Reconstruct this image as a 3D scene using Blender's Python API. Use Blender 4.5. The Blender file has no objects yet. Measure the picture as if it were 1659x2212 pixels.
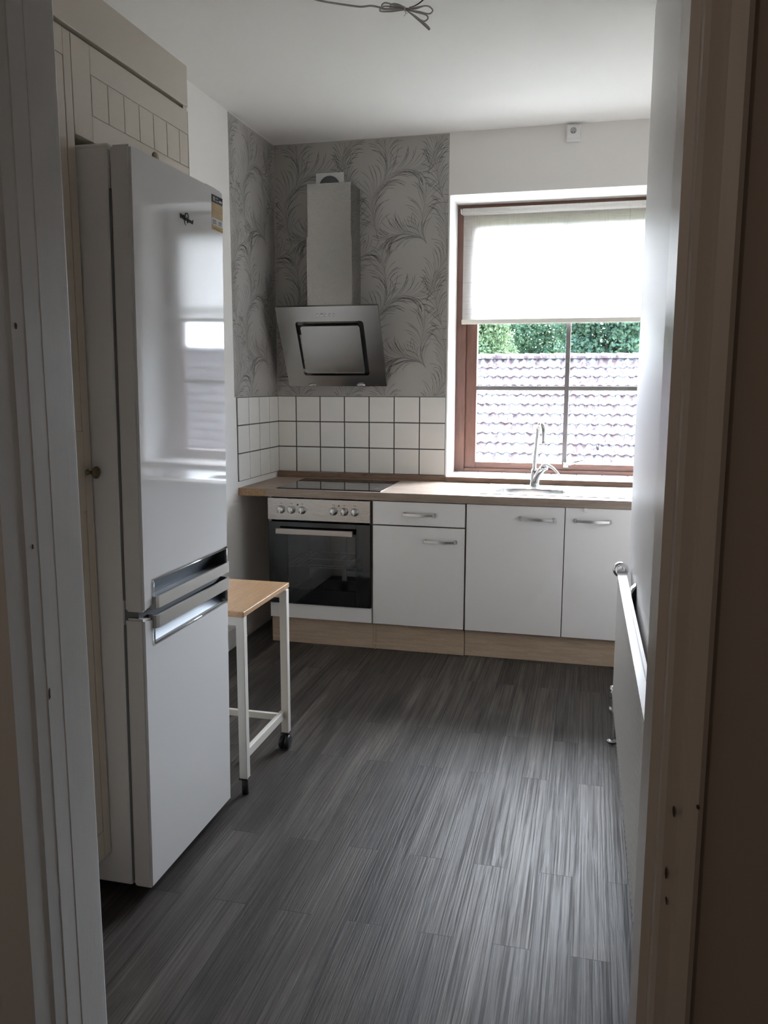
import bpy, bmesh, math, random
from mathutils import Vector, Matrix
random.seed(7)
S = bpy.context.scene
COL = S.collection
PI = math.pi

# ------------------------------------------------------------------ materials
def new_mat(name):
    m = bpy.data.materials.new(name); m.use_nodes = True
    nt = m.node_tree
    return m, nt, nt.nodes['Principled BSDF']

def nd(nt, kind, **kw):
    n = nt.nodes.new(kind)
    for k, v in kw.items():
        setattr(n, k, v)
    return n

def coords(nt, scale=(1, 1, 1), rot=(0, 0, 0)):
    tc = nd(nt, 'ShaderNodeTexCoord'); mp = nd(nt, 'ShaderNodeMapping')
    mp.inputs['Scale'].default_value = scale
    mp.inputs['Rotation'].default_value = rot
    nt.links.new(tc.outputs['Object'], mp.inputs['Vector'])
    return mp.outputs['Vector']

def noise(nt, vec, scale=5, detail=4, rough=.55, dist=0):
    n = nd(nt, 'ShaderNodeTexNoise')
    n.inputs['Scale'].default_value = scale; n.inputs['Detail'].default_value = detail
    n.inputs['Roughness'].default_value = rough; n.inputs['Distortion'].default_value = dist
    nt.links.new(vec, n.inputs['Vector'])
    return n.outputs['Fac']

def ramp(nt, fac, stops):
    r = nd(nt, 'ShaderNodeValToRGB')
    el = r.color_ramp.elements
    while len(el) < len(stops): el.new(.5)
    for e, (p, c) in zip(el, stops):
        e.position = p; e.color = (c[0], c[1], c[2], 1)
    nt.links.new(fac, r.inputs['Fac'])
    return r.outputs['Color']

def bump(nt, bs, h, strength=.1, dist=.002):
    b = nd(nt, 'ShaderNodeBump')
    b.inputs['Strength'].default_value = strength; b.inputs['Distance'].default_value = dist
    nt.links.new(h, b.inputs['Height']); nt.links.new(b.outputs['Normal'], bs.inputs['Normal'])

def flat(name, col, rough=.5, metal=0, spec=.5, coat=0, nscale=0, nstr=.05, ndist=.001, stretch=(1, 1, 1), var=0):
    m, nt, b = new_mat(name)
    b.inputs['Base Color'].default_value = (*col, 1)
    b.inputs['Roughness'].default_value = rough
    b.inputs['Metallic'].default_value = metal
    b.inputs['Specular IOR Level'].default_value = spec
    b.inputs['Coat Weight'].default_value = coat
    b.inputs['Coat Roughness'].default_value = .05
    if nscale:
        v = coords(nt, stretch)
        f = noise(nt, v, nscale, 5)
        bump(nt, b, f, nstr, ndist)
        if var:
            c = ramp(nt, f, [(.3, [x * (1 - var) for x in col]), (.7, [min(1, x * (1 + var)) for x in col])])
            nt.links.new(c, b.inputs['Base Color'])
    return m

def wood(name, light, dark, stretch, rough=.4, scale=9, knots=False):
    m, nt, b = new_mat(name)
    v = coords(nt, stretch)
    f = noise(nt, v, scale, 8, .62, .6)
    c = ramp(nt, f, [(.32, dark), (.5, [(a + d) / 2 for a, d in zip(light, dark)]), (.68, light)])
    f2 = noise(nt, coords(nt, tuple(4 * s for s in stretch)), scale * 3, 3)
    mx = nd(nt, 'ShaderNodeMix', data_type='RGBA', blend_type='MULTIPLY')
    mx.inputs['Factor'].default_value = .35
    nt.links.new(c, mx.inputs['A'])
    nt.links.new(ramp(nt, f2, [(.35, (.6, .6, .6)), (.6, (1, 1, 1))]), mx.inputs['B'])
    last = mx.outputs['Result']
    if knots:
        k = noise(nt, coords(nt, (4, 4, 14)), 1.1, 3, .5, .4)
        m2 = nd(nt, 'ShaderNodeMix', data_type='RGBA', blend_type='MULTIPLY')
        m2.inputs['Factor'].default_value = 1
        nt.links.new(last, m2.inputs['A'])
        nt.links.new(ramp(nt, k, [(.66, (1, 1, 1)), (.74, (.25, .2, .18))]), m2.inputs['B'])
        last = m2.outputs['Result']
    nt.links.new(last, b.inputs['Base Color'])
    b.inputs['Roughness'].default_value = rough
    bump(nt, b, f2, .08, .001)
    return m

def steel(name, col, rough, stretch, strength=.06, aniso=0.):
    m, nt, b = new_mat(name)
    b.inputs['Metallic'].default_value = 1
    v = coords(nt, stretch)
    f = noise(nt, v, 60, 3)
    b.inputs['Base Color'].default_value = (*col, 1)
    rr = nd(nt, 'ShaderNodeMapRange')
    rr.inputs['To Min'].default_value = rough * .8; rr.inputs['To Max'].default_value = rough * 1.25
    nt.links.new(f, rr.inputs['Value']); nt.links.new(rr.outputs['Result'], b.inputs['Roughness'])
    b.inputs['Anisotropic'].default_value = aniso
    bump(nt, b, f, strength, .0004)
    return m

M = {}
M['wall'] = flat('wall_paint', (.835, .812, .785), .75, nscale=140, nstr=.12, ndist=.001)
M['ceiling'] = flat('ceiling_paint', (.83, .81, .788), .85, nscale=60, nstr=.08)
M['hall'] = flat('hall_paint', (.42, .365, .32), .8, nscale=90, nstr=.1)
M['cream'] = flat('cream_cupboard', (.70, .63, .53), .4, nscale=150, nstr=.03)
M['cab'] = flat('white_cabinet_front', (.86, .845, .832), .38, nscale=300, nstr=.02)
M['carcass'] = flat('carcass_board', (.30, .25, .21), .6, nscale=80)
M['dark'] = flat('dark_gap', (.02, .02, .022), .6)
M['fridge'] = flat('fridge_enamel', (.71, .707, .708), .045, spec=.30, nscale=45, nstr=.006, ndist=.001)
M['fridge_side'] = flat('fridge_side', (.80, .80, .805), .4, nscale=400, nstr=.05)
M['gasket'] = flat('grey_gasket', (.16, .17, .18), .5)
M['hinge'] = flat('grey_hinge_cover', (.42, .42, .42), .5)
M['recess'] = flat('blue_grey_recess', (.17, .19, .215), .28, metal=.7, nscale=200, nstr=.03)
M['chrome'] = flat('chrome', (.82, .82, .83), .07, metal=1)
M['satin'] = flat('satin_nickel', (.62, .61, .59), .28, metal=1)
M['brushed_y'] = steel('brushed_steel_bar', (.66, .65, .62), .33, (4, .5, 30), .1)
M['brushed_x'] = steel('brushed_steel_sheet', (.43, .415, .40), .21, (.6, 4, 40), .03, .3)
M['panel_steel'] = steel('panel_steel', (.36, .335, .315), .26, (.6, 4, 40), .02, .3)
M['brushed_z'] = steel('brushed_steel_duct', (.43, .418, .40), .27, (1.5, 1.5, 30), .002, .3)
M['sinksteel'] = steel('sink_steel', (.72, .73, .74), .22, (6, 6, 6), .03)
M['tile'] = flat('white_glazed_tile', (.80, .785, .755), .16, nscale=9, nstr=.04, ndist=.003)
M['grout'] = flat('grey_grout', (.095, .09, .08), .9, nscale=200, nstr=.2)
M['brass'] = flat('aged_brass', (.22, .17, .10), .38, metal=.9, nscale=90, nstr=.1)
M['black'] = flat('black_plastic', (.018, .018, .02), .38)
M['white_plastic'] = flat('white_plastic', (.8, .8, .79), .35)
M['cable'] = flat('grey_cable', (.42, .41, .40), .5)
M['twine'] = flat('twine', (.5, .45, .38), .8)
M['worktop'] = wood('oak_worktop', (.40, .32, .26), (.27, .21, .17), (.7, 9, 9), .5, 8)
M['worktop'].node_tree.nodes['Principled BSDF'].inputs['Specular IOR Level'].default_value = .22
M['upstand'] = wood('oak_upstand', (.30, .19, .125), (.17, .105, .07), (1, 9, 9), .45, 7, True)
M['plinth'] = wood('oak_plinth', (.66, .515, .385), (.50, .375, .27), (.8, 9, 9), .5, 9)
M['chip'] = flat('raw_chipboard', (.36, .23, .13), .9, nscale=260, nstr=.6, ndist=.003, var=.5)
M['winwood'] = wood('brown_window_wood', (.18, .082, .056), (.115, .05, .036), (9, 9, 1), .38, 8)
M['winwood_h'] = wood('brown_window_wood_rail', (.18, .082, .056), (.115, .05, .036), (1, 9, 9), .38, 8)
M['bar'] = flat('glazing_bar_paint', (.13, .115, .11), .5)
M['tabletop'] = wood('beech_top', (.52, .325, .18), (.40, .24, .125), (7, .8, 7), .3, 7)
M['whitemetal'] = flat('white_powder_coat', (.72, .70, .65), .35, nscale=300, nstr=.03)
M['radiator'] = flat('radiator_enamel', (.78, .77, .75), .28, nscale=120, nstr=.02)
M['glasstop'] = flat('ceramic_glass', (.006, .006, .007), .045, spec=.6)
M['ovenblack'] = flat('black_oven_glass', (.006, .007, .010), .05, spec=.55)
M['cavity'] = flat('oven_enamel', (.02, .026, .035), .3)
M['label_tan'] = flat('label_tan', (.50, .33, .12), .75)
M['label_dark'] = flat('label_charcoal', (.04, .04, .042), .75, spec=.2)
M['label_white'] = flat('label_white', (.72, .71, .69), .75)
M['label_ink'] = flat('label_ink', (.24, .16, .07), .5)
M['chipmark'] = flat('chipped_paint', (.10, .06, .04), .9)

# glossy, hand-brushed white woodwork
def paint(name, col, rough, stretch, strength):
    m, nt, b = new_mat(name)
    b.inputs['Base Color'].default_value = (*col, 1)
    b.inputs['Roughness'].default_value = rough
    f = noise(nt, coords(nt, stretch), 14, 5, .6)
    g = noise(nt, coords(nt), 260, 2)
    a = nd(nt, 'ShaderNodeMath', operation='MULTIPLY_ADD')
    a.inputs[1].default_value = .25
    nt.links.new(g, a.inputs[0]); nt.links.new(f, a.inputs[2])
    bump(nt, b, a.outputs[0], strength, .003)
    return m
M['jamb'] = paint('brushed_white_gloss', (.72, .715, .70), .33, (4, 4, .6), .12)
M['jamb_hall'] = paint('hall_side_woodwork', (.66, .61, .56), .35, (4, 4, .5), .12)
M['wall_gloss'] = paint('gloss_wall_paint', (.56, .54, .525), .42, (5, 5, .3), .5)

# floor : printed oak planks along y, embossed grain
def floor_mat():
    m, nt, b = new_mat('grey_oak_vinyl')
    v = coords(nt, (1, 1, 1), (0, 0, PI / 2))
    br = nd(nt, 'ShaderNodeTexBrick')
    br.inputs['Scale'].default_value = 1
    br.inputs['Brick Width'].default_value = .95
    br.inputs['Row Height'].default_value = .098
    br.inputs['Mortar Size'].default_value = .0014
    br.inputs['Mortar Smooth'].default_value = .3
    br.inputs['Color1'].default_value = (.0, .0, .0, 1); br.inputs['Color2'].default_value = (1, 1, 1, 1)
    br.inputs['Mortar'].default_value = (.5, .5, .5, 1)
    br.offset = .37; br.offset_frequency = 2
    nt.links.new(v, br.inputs['Vector'])
    # per plank shift of the grain
    tc = nd(nt, 'ShaderNodeTexCoord')
    sh = nd(nt, 'ShaderNodeVectorMath', operation='MULTIPLY_ADD')
    nt.links.new(br.outputs['Color'], sh.inputs[0]); sh.inputs[1].default_value = (3, 7, 0)
    nt.links.new(tc.outputs['Object'], sh.inputs[2])
    def st(sc):
        mp = nd(nt, 'ShaderNodeMapping'); mp.inputs['Scale'].default_value = sc
        nt.links.new(sh.outputs[0], mp.inputs['Vector']); return mp.outputs['Vector']
    big = noise(nt, st((11, 1.0, 1)), 1.5, 6, .62, .7)
    fine = noise(nt, st((100, .9, 1)), 1.5, 5, .6, .5)
    cath = noise(nt, st((20, .75, 1)), 1.5, 3, .5, 1.3)
    c1 = ramp(nt, big, [(.28, (.037, .0325, .030)), (.5, (.076, .067, .062)), (.75, (.152, .139, .129))])
    mx = nd(nt, 'ShaderNodeMix', data_type='RGBA', blend_type='MULTIPLY'); mx.inputs['Factor'].default_value = .8
    nt.links.new(c1, mx.inputs['A']); nt.links.new(ramp(nt, fine, [(.35, (.55, .55, .55)), (.62, (1.15, 1.15, 1.15))]), mx.inputs['B'])
    m2 = nd(nt, 'ShaderNodeMix', data_type='RGBA', blend_type='MULTIPLY'); m2.inputs['Factor'].default_value = .9
    nt.links.new(mx.outputs['Result'], m2.inputs['A'])
    nt.links.new(ramp(nt, br.outputs['Color'], [(0, (.64, .63, .625)), (1, (1.30, 1.28, 1.26))]), m2.inputs['B'])
    m3 = nd(nt, 'ShaderNodeMix', data_type='RGBA', blend_type='MIX')
    nt.links.new(br.outputs['Fac'], m3.inputs['Factor'])
    nt.links.new(m2.outputs['Result'], m3.inputs['A']); m3.inputs['B'].default_value = (.016, .014, .013, 1)
    nt.links.new(m3.outputs['Result'], b.inputs['Base Color'])
    # embossing
    fr_ = ramp(nt, fine, [(.40, (0, 0, 0)), (.56, (1, 1, 1))])
    cr_ = ramp(nt, cath, [(.44, (0, 0, 0)), (.50, (.7, .7, .7)), (.56, (.1, .1, .1))])
    add = nd(nt, 'ShaderNodeMath', operation='ADD')
    nt.links.new(fr_, add.inputs[0]); nt.links.new(cr_, add.inputs[1])
    sub = nd(nt, 'ShaderNodeMath', operation='SUBTRACT')
    nt.links.new(add.outputs[0], sub.inputs[0]); nt.links.new(br.outputs['Fac'], sub.inputs[1])
    bump(nt, b, sub.outputs[0], .30, .0009)
    rr = nd(nt, 'ShaderNodeMapRange')
    rr.inputs['To Min'].default_value = .60; rr.inputs['To Max'].default_value = .43
    nt.links.new(add.outputs[0], rr.inputs['Value']); nt.links.new(rr.outputs['Result'], b.inputs['Roughness'])
    b.inputs['Specular IOR Level'].default_value = .25
    return m
M['floor'] = floor_mat()
M['paper'] = flat('taupe_wallpaper', (.425, .407, .385), .55, nscale=500, nstr=.05)
M['paper_ink'] = flat('wallpaper_ink', (.045, .042, .04), .6)

def blind_mat():
    m, nt, b = new_mat('linen_blind')
    out = nt.nodes['Material Output']
    a = noise(nt, coords(nt, (6, 1, 320)), 1, 3, .6)
    c = noise(nt, coords(nt, (320, 1, 6)), 1, 3, .6)
    mn = nd(nt, 'ShaderNodeMath', operation='MINIMUM')
    nt.links.new(a, mn.inputs[0]); nt.links.new(c, mn.inputs[1])
    d = nd(nt, 'ShaderNodeBsdfDiffuse'); t = nd(nt, 'ShaderNodeBsdfTranslucent'); mx = nd(nt, 'ShaderNodeMixShader')
    nt.links.new(ramp(nt, mn.outputs[0], [(.30, (.55, .52, .48)), (.41, (.77, .75, .715))]), d.inputs['Color'])
    nt.links.new(ramp(nt, mn.outputs[0], [(.28, (.30, .29, .27)), (.41, (.88, .87, .855))]), t.inputs['Color'])
    mx.inputs['Fac'].default_value = .5
    nt.links.new(d.outputs[0], mx.inputs[1]); nt.links.new(t.outputs[0], mx.inputs[2])
    nt.links.new(mx.outputs[0], out.inputs['Surface'])
    return m
M['blind'] = blind_mat()
M['blind_bar'] = flat('blind_bar', (.70, .67, .60), .5)

def glass_mat(name, tint, refl_rough=.0, fres=1.45):
    m, nt, b = new_mat(name)
    out = nt.nodes['Material Output']
    t = nd(nt, 'ShaderNodeBsdfTransparent'); t.inputs['Color'].default_value = (*tint, 1)
    g = nd(nt, 'ShaderNodeBsdfGlossy'); g.inputs['Roughness'].default_value = refl_rough
    f = nd(nt, 'ShaderNodeFresnel'); f.inputs['IOR'].default_value = fres
    mx = nd(nt, 'ShaderNodeMixShader')
    nt.links.new(f.outputs[0], mx.inputs['Fac']); nt.links.new(t.outputs[0], mx.inputs[1]); nt.links.new(g.outputs[0], mx.inputs[2])
    nt.links.new(mx.outputs[0], out.inputs['Surface'])
    return m
M['pane'] = glass_mat('window_glass', (.94, .95, .95))
M['ovenpane'] = glass_mat('oven_window', (.22, .27, .33), .02, 1.75)
M['oven_handle'] = steel('brown_steel', (.34, .30, .275), .3, (.6, 4, 40), .03, .3)

def roof_mat():
    m, nt, b = new_mat('weathered_pantile')
    f = noise(nt, coords(nt, (1.6, 1, 1)), 5.5, 7, .68, .6)
    g = noise(nt, coords(nt, (2.4, 1, 1)), 1.5, 3)
    c = ramp(nt, g, [(.3, (.140, .080, .073)), (.7, (.205, .132, .122))])
    mx = nd(nt, 'ShaderNodeMix', data_type='RGBA')
    nt.links.new(ramp(nt, f, [(.47, (0, 0, 0)), (.55, (1, 1, 1))]), mx.inputs['Factor'])
    nt.links.new(c, mx.inputs['A']); mx.inputs['B'].default_value = (.37, .335, .32, 1)
    m2 = nd(nt, 'ShaderNodeMix', data_type='RGBA', blend_type='MULTIPLY'); m2.inputs['Factor'].default_value = 1
    h = noise(nt, coords(nt, (2, 1, 1)), 7, 4, .6, .5)
    nt.links.new(mx.outputs['Result'], m2.inputs['A']); nt.links.new(ramp(nt, h, [(.33, (.4, .38, .4)), (.42, (1, 1, 1))]), m2.inputs['B'])
    nt.links.new(m2.outputs['Result'], b.inputs['Base Color'])
    b.inputs['Roughness'].default_value = .8
    return m
M['roof'] = roof_mat()
M['brick'] = flat('brick_wall', (.2, .1, .075), .9, nscale=6, nstr=.3, var=.3)
M['ground'] = flat('ground_grass', (.06, .08, .04), 1, nscale=3, var=.4)
def leaf_mat(name, col):
    m, nt, b = new_mat(name)
    out = nt.nodes['Material Output']
    f = noise(nt, coords(nt), 1.3, 4)
    c = ramp(nt, f, [(.3, [x * .6 for x in col]), (.7, [x * 1.35 for x in col])])
    d = nd(nt, 'ShaderNodeBsdfDiffuse'); t = nd(nt, 'ShaderNodeBsdfTranslucent'); mx = nd(nt, 'ShaderNodeMixShader')
    nt.links.new(c, d.inputs['Color']); nt.links.new(c, t.inputs['Color']); mx.inputs['Fac'].default_value = .35
    nt.links.new(d.outputs[0], mx.inputs[1]); nt.links.new(t.outputs[0], mx.inputs[2]); nt.links.new(mx.outputs[0], out.inputs['Surface'])
    return m
M['leaf_a'] = leaf_mat('leaf_green', (.17, .26, .15))
M['leaf_b'] = leaf_mat('leaf_bright', (.26, .34, .18))
M['leaf_c'] = leaf_mat('leaf_deep', (.12, .20, .135))
M['bark'] = flat('bark', (.08, .06, .045), .9, nscale=20, nstr=.5)

# ------------------------------------------------------------------ mesh helpers
def nb(): return bmesh.new()

def bx(bm, x0, x1, y0, y1, z0, z1, bev=0, seg=2, mi=0):
    lo = (min(x0, x1), min(y0, y1), min(z0, z1)); hi = (max(x0, x1), max(y0, y1), max(z0, z1))
    vs = [bm.verts.new((hi[0] if i & 1 else lo[0], hi[1] if i & 2 else lo[1], hi[2] if i & 4 else lo[2])) for i in range(8)]
    fs = [bm.faces.new([vs[i] for i in q]) for q in ((0, 2, 3, 1), (4, 5, 7, 6), (0, 1, 5, 4), (2, 6, 7, 3), (0, 4, 6, 2), (1, 3, 7, 5))]
    for f in fs: f.material_index = mi
    if bev:
        es = list({e for f in fs for e in f.edges})
        r = bmesh.ops.bevel(bm, geom=es, offset=bev, segments=seg, affect='EDGES', profile=.5, clamp_overlap=True)
        for f in r['faces']: f.material_index = mi
    return bm

def prism(bm, pts, axis, a, b, bev=0, mi=0):
    """polygon of 2-D pts, extruded along axis (0,1,2) from a to b"""
    def mk(p, t):
        c = [0, 0, 0]; o = [i for i in range(3) if i != axis]
        c[o[0]], c[o[1]], c[axis] = p[0], p[1], t
        return bm.verts.new(c)
    A = [mk(p, a) for p in pts]; B = [mk(p, b) for p in pts]; n = len(pts)
    fs = [bm.faces.new(A), bm.faces.new(B[::-1])]
    for i in range(n): fs.append(bm.faces.new((A[i], B[i], B[(i + 1) % n], A[(i + 1) % n])))
    for f in fs: f.material_index = mi
    bmesh.ops.recalc_face_normals(bm, faces=fs)
    if bev:
        es = [e for e in {e for f in fs for e in f.edges} if len(e.link_faces) == 2 and e.calc_face_angle(0) > .5]
        bmesh.ops.bevel(bm, geom=es, offset=bev, segments=2, affect='EDGES', clamp_overlap=True)
    return bm

def smooth_path(pts, sub=6):
    P = [Vector(p) for p in pts]
    if len(P) < 3: return P
    out = []
    for i in range(len(P) - 1):
        p0 = P[max(i - 1, 0)]; p1 = P[i]; p2 = P[i + 1]; p3 = P[min(i + 2, len(P) - 1)]
        for k in range(sub):
            t = k / sub
            out.append(.5 * ((2 * p1) + (p2 - p0) * t + (2 * p0 - 5 * p1 + 4 * p2 - p3) * t * t + (3 * p1 - p0 - 3 * p2 + p3) * t ** 3))
    out.append(P[-1]); return out

def tube(bm, pts, r, seg=10, closed=False, cap=True, flatz=1.0, mi=0):
    P = [Vector(p) for p in pts]; n = len(P)
    R = r if isinstance(r, (list, tuple)) else [r] * n
    rings = []; up = None
    for i, p in enumerate(P):
        t = (P[(i + 1) % n] - P[i - 1]) if closed else (P[min(i + 1, n - 1)] - P[max(i - 1, 0)])
        if t.length < 1e-9: t = Vector((0, 0, 1))
        t.normalize()
        if up is None:
            up = Vector((0, 0, 1)) if abs(t.z) < .9 else Vector((0, 1, 0))
        u = (up - t * up.dot(t))
        if u.length < 1e-6: u = t.orthogonal()
        u.normalize(); up = u; w = t.cross(u)
        rings.append([bm.verts.new(p + (u * math.cos(2 * PI * k / seg) * flatz + w * math.sin(2 * PI * k / seg)) * R[i]) for k in range(seg)])
    rng = range(n if closed else n - 1)
    for i in rng:
        a, b = rings[i], rings[(i + 1) % n]
        for k in range(seg):
            f = bm.faces.new((a[k], a[(k + 1) % seg], b[(k + 1) % seg], b[k])); f.smooth = True; f.material_index = mi
    if cap and not closed:
        for rg in (rings[0][::-1], rings[-1]):
            f = bm.faces.new(rg); f.material_index = mi
    return bm

def lathe(bm, prof, c, axis=2, seg=24, mi=0, sgn=1):
    """prof: list of (radius, along)"""
    rings = []
    for r, h in prof:
        ring = []
        for k in range(seg):
            a = 2 * PI * k / seg; q = [0, 0, 0]; o = [i for i in range(3) if i != axis]
            q[o[0]] = max(r, 1e-5) * math.cos(a); q[o[1]] = max(r, 1e-5) * math.sin(a); q[axis] = h * sgn
            ring.append(bm.verts.new(Vector(c) + Vector(q)))
        rings.append(ring)
    fs = []
    for a, b in zip(rings, rings[1:]):
        for k in range(seg):
            f = bm.faces.new((a[k], a[(k + 1) % seg], b[(k + 1) % seg], b[k])); f.smooth = True; fs.append(f)
    fs.append(bm.faces.new(rings[0])); fs.append(bm.faces.new(rings[-1]))
    for f in fs: f.material_index = mi
    bmesh.ops.recalc_face_normals(bm, faces=fs)
    return bm

def root_loc(o):
    v = Vector((0, 0, 0))
    while o: v += o.location; o = o.parent
    return v

def obj(name, bm, mats, parent=None, base=None, smooth=False, label=None):
    me = bpy.data.meshes.new(name)
    org = root_loc(parent) if parent else (Vector(base) if base else Vector((0, 0, 0)))
    for v in bm.verts: v.co -= org
    if smooth:
        for f in bm.faces: f.smooth = True
    bm.to_mesh(me); bm.free()
    for m in (mats if isinstance(mats, (list, tuple)) else [mats]):
        me.materials.append(M[m] if isinstance(m, str) else m)
    o = bpy.data.objects.new(name, me); COL.objects.link(o)
    if parent: o.parent = parent
    else: o.location = org
    if label: o['label'] = label
    return o

def thing(name, loc, label, cat, group=None):
    o = bpy.data.objects.new(name, None); COL.objects.link(o)
    o.location = loc; o.empty_display_size = .1
    o['label'] = label; o['category'] = cat
    if group: o['group'] = group
    return o

def tag(o, label, cat, group=None):
    o['label'] = label; o['category'] = cat
    if group: o['group'] = group
    return o

def struct(name, bm, mats, parent=None, **kw):
    o = obj(name, bm, mats, parent, **kw)
    if not parent: o['kind'] = 'structure'
    return o

def struct_root(name, loc):
    o = bpy.data.objects.new(name, None); COL.objects.link(o); o.location = loc; o['kind'] = 'structure'; return o

def text_mesh(bm, s, size, place, depth=.0008, shear=0, mi=0):
    cu = bpy.data.curves.new('lettering_source', 'FONT'); cu.body = s; cu.size = size; cu.extrude = depth; cu.shear = shear
    cu.align_x = 'CENTER'; cu.align_y = 'CENTER'
    to = bpy.data.objects.new('lettering_source', cu); COL.objects.link(to)
    dg = bpy.context.evaluated_depsgraph_get()
    me = bpy.data.meshes.new_from_object(to.evaluated_get(dg))
    n0 = len(bm.verts); f0 = len(bm.faces)
    bm.from_mesh(me); bm.verts.ensure_lookup_table(); bm.faces.ensure_lookup_table()
    for v in bm.verts[n0:]: v.co = place(v.co)
    for f in bm.faces[f0:]: f.material_index = mi
    bpy.data.objects.remove(to); bpy.data.curves.remove(cu); bpy.data.meshes.remove(me)
    return bm

# ------------------------------------------------------------------ main measures (metres)
HC = 2.81            # ceiling
T = .153             # tile pitch
T0 = .122; ZT = 1.358
XO = .1557           # left edge of the oven
ZC = .866            # worktop top
WX0, WX1, WZ0, WZ1, WD = 1.05, 2.385, .885, 2.477, .285   # window opening
XR = 2.62            # far right wall of the kitchen
XS = 2.035           # face of the right-hand wall stub
YS = -1.34           # its far end
YD, YH = -3.73, -3.846   # door wall, kitchen face / end of lining

# ------------------------------------------------------------------ room shell
struct('floor', bx(nb(), -.4, 3.6, -7.2, .02, -.12, 0), 'floor')
struct('ceiling', bx(nb(), -.4, 3.6, -7.2, .4, HC, HC + .25), 'ceiling')
bm = nb()
bx(bm, -.4, WX0, 0, .36, -.12, HC); bx(bm, WX1, XR + .4, 0, .36, -.12, HC)
bx(bm, WX0, WX1, 0, .36, WZ1, HC); bx(bm, WX0, WX1, 0, .36, -.12, WZ0)
wall_back = struct('wall_back', bm, 'wall')
wall_left = struct('wall_left', bx(nb(), -.3, 0, -7.2, .0, -.02, HC), 'wall')
bm = nb(); bx(bm, XR, XR + .3, YS, 0, -.02, HC)
struct('wall_alcove', bm, 'wall')
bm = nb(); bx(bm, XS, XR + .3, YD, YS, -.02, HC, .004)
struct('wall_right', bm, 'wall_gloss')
bm = nb()
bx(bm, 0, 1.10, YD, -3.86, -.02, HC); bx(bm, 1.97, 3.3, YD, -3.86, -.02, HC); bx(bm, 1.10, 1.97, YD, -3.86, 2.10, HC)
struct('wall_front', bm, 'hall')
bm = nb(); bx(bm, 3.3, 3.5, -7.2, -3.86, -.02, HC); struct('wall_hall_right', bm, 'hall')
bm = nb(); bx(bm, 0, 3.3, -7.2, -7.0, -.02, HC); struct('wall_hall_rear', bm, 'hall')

# skirting at the foot of the left wall, seen beside the trolley
bm = nb(); bx(bm, 0, .014, -2.27, -.62, 0, .11, .004)
struct('baseboard_left', bm, 'jamb')

# ---- tiles
def tiles(cells, plane):
    bm = nb()
    for s0, s1, z0, z1 in cells:
        if plane == 'back': bx(bm, s0, s1, -.008, -.0022, z0, z1, .0016)
        else: bx(bm, .0022, .008, s0, s1, z0, z1, .0016)
    return bm
g = .0031
cells = []; cl = []
for r in range(3):
    z0, z1 = ZT - (r + 1) * T + g, ZT - r * T - g
    for i in range(7):
        s0 = max(.0085, T0 + (i - 1) * T + g); s1 = T0 + i * T - g
        cells.append((s0, s1, z0, z1))
    for i in range(4):
        s1 = -i * T - g if i else -.0085
        cl.append((-(i + 1) * T + g, s1, z0, z1))
obj('wall_tiles', tiles(cells, 'back'), 'tile', wall_back)
obj('wall_tiles', tiles(cl, 'left'), 'tile', wall_left)
bm = nb(); bx(bm, 0, T0 + 6 * T, -.0022, 0, ZT - 3 * T, ZT); obj('tile_grout', bm, 'grout', wall_back)
bm = nb(); bx(bm, 0, .0022, -4 * T - .002, 0, ZT - 3 * T, ZT); obj('tile_grout', bm, 'grout', wall_left)

# ---- wallpaper with brushed plumes
K = .000428                              # metres per unit of the drawing below
ORG = (1.043 - 1215 * K, 2.80 + 225 * K)  # drawing origin on the back wall
SPINES = [  # points, left barbs, right barbs, barb length (drawing units), from, to
    ([(275, 1560), (235, 1400), (205, 1290), (185, 1150), (180, 1000), (230, 890), (300, 800), (400, 700), (520, 640), (640, 620), (760, 650), (880, 700)], 34, 34, 300, .08, .97),
    ([(345, 740), (375, 600), (375, 450), (355, 330), (320, 150), (290, -40)], 15, 15, 250, .05, .8),
    ([(925, 1580), (880, 1520), (800, 1480), (720, 1465), (600, 1440), (500, 1465), (380, 1510)], 22, 26, 260, .05, .97),
    ([(925, 1580), (860, 1400), (868, 1200), (905, 1030), (890, 820)], 13, 11, 260, .1, .8),
    ([(1135, 1010), (1090, 880), (1060, 720), (1020, 500), (990, 400)], 14, 16, 240, .03, .92),
    ([(1200, 1760), (1195, 1560), (1190, 1330), (1160, 1160), (1165, 1000)], 15, 13, 260, .05, .92),
    ([(930, 2330), (1000, 2110), (1050, 2000), (1110, 1900), (1180, 1790), (1300, 1700), (1440, 1690)], 20, 20, 260, .05, .95),
]
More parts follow.
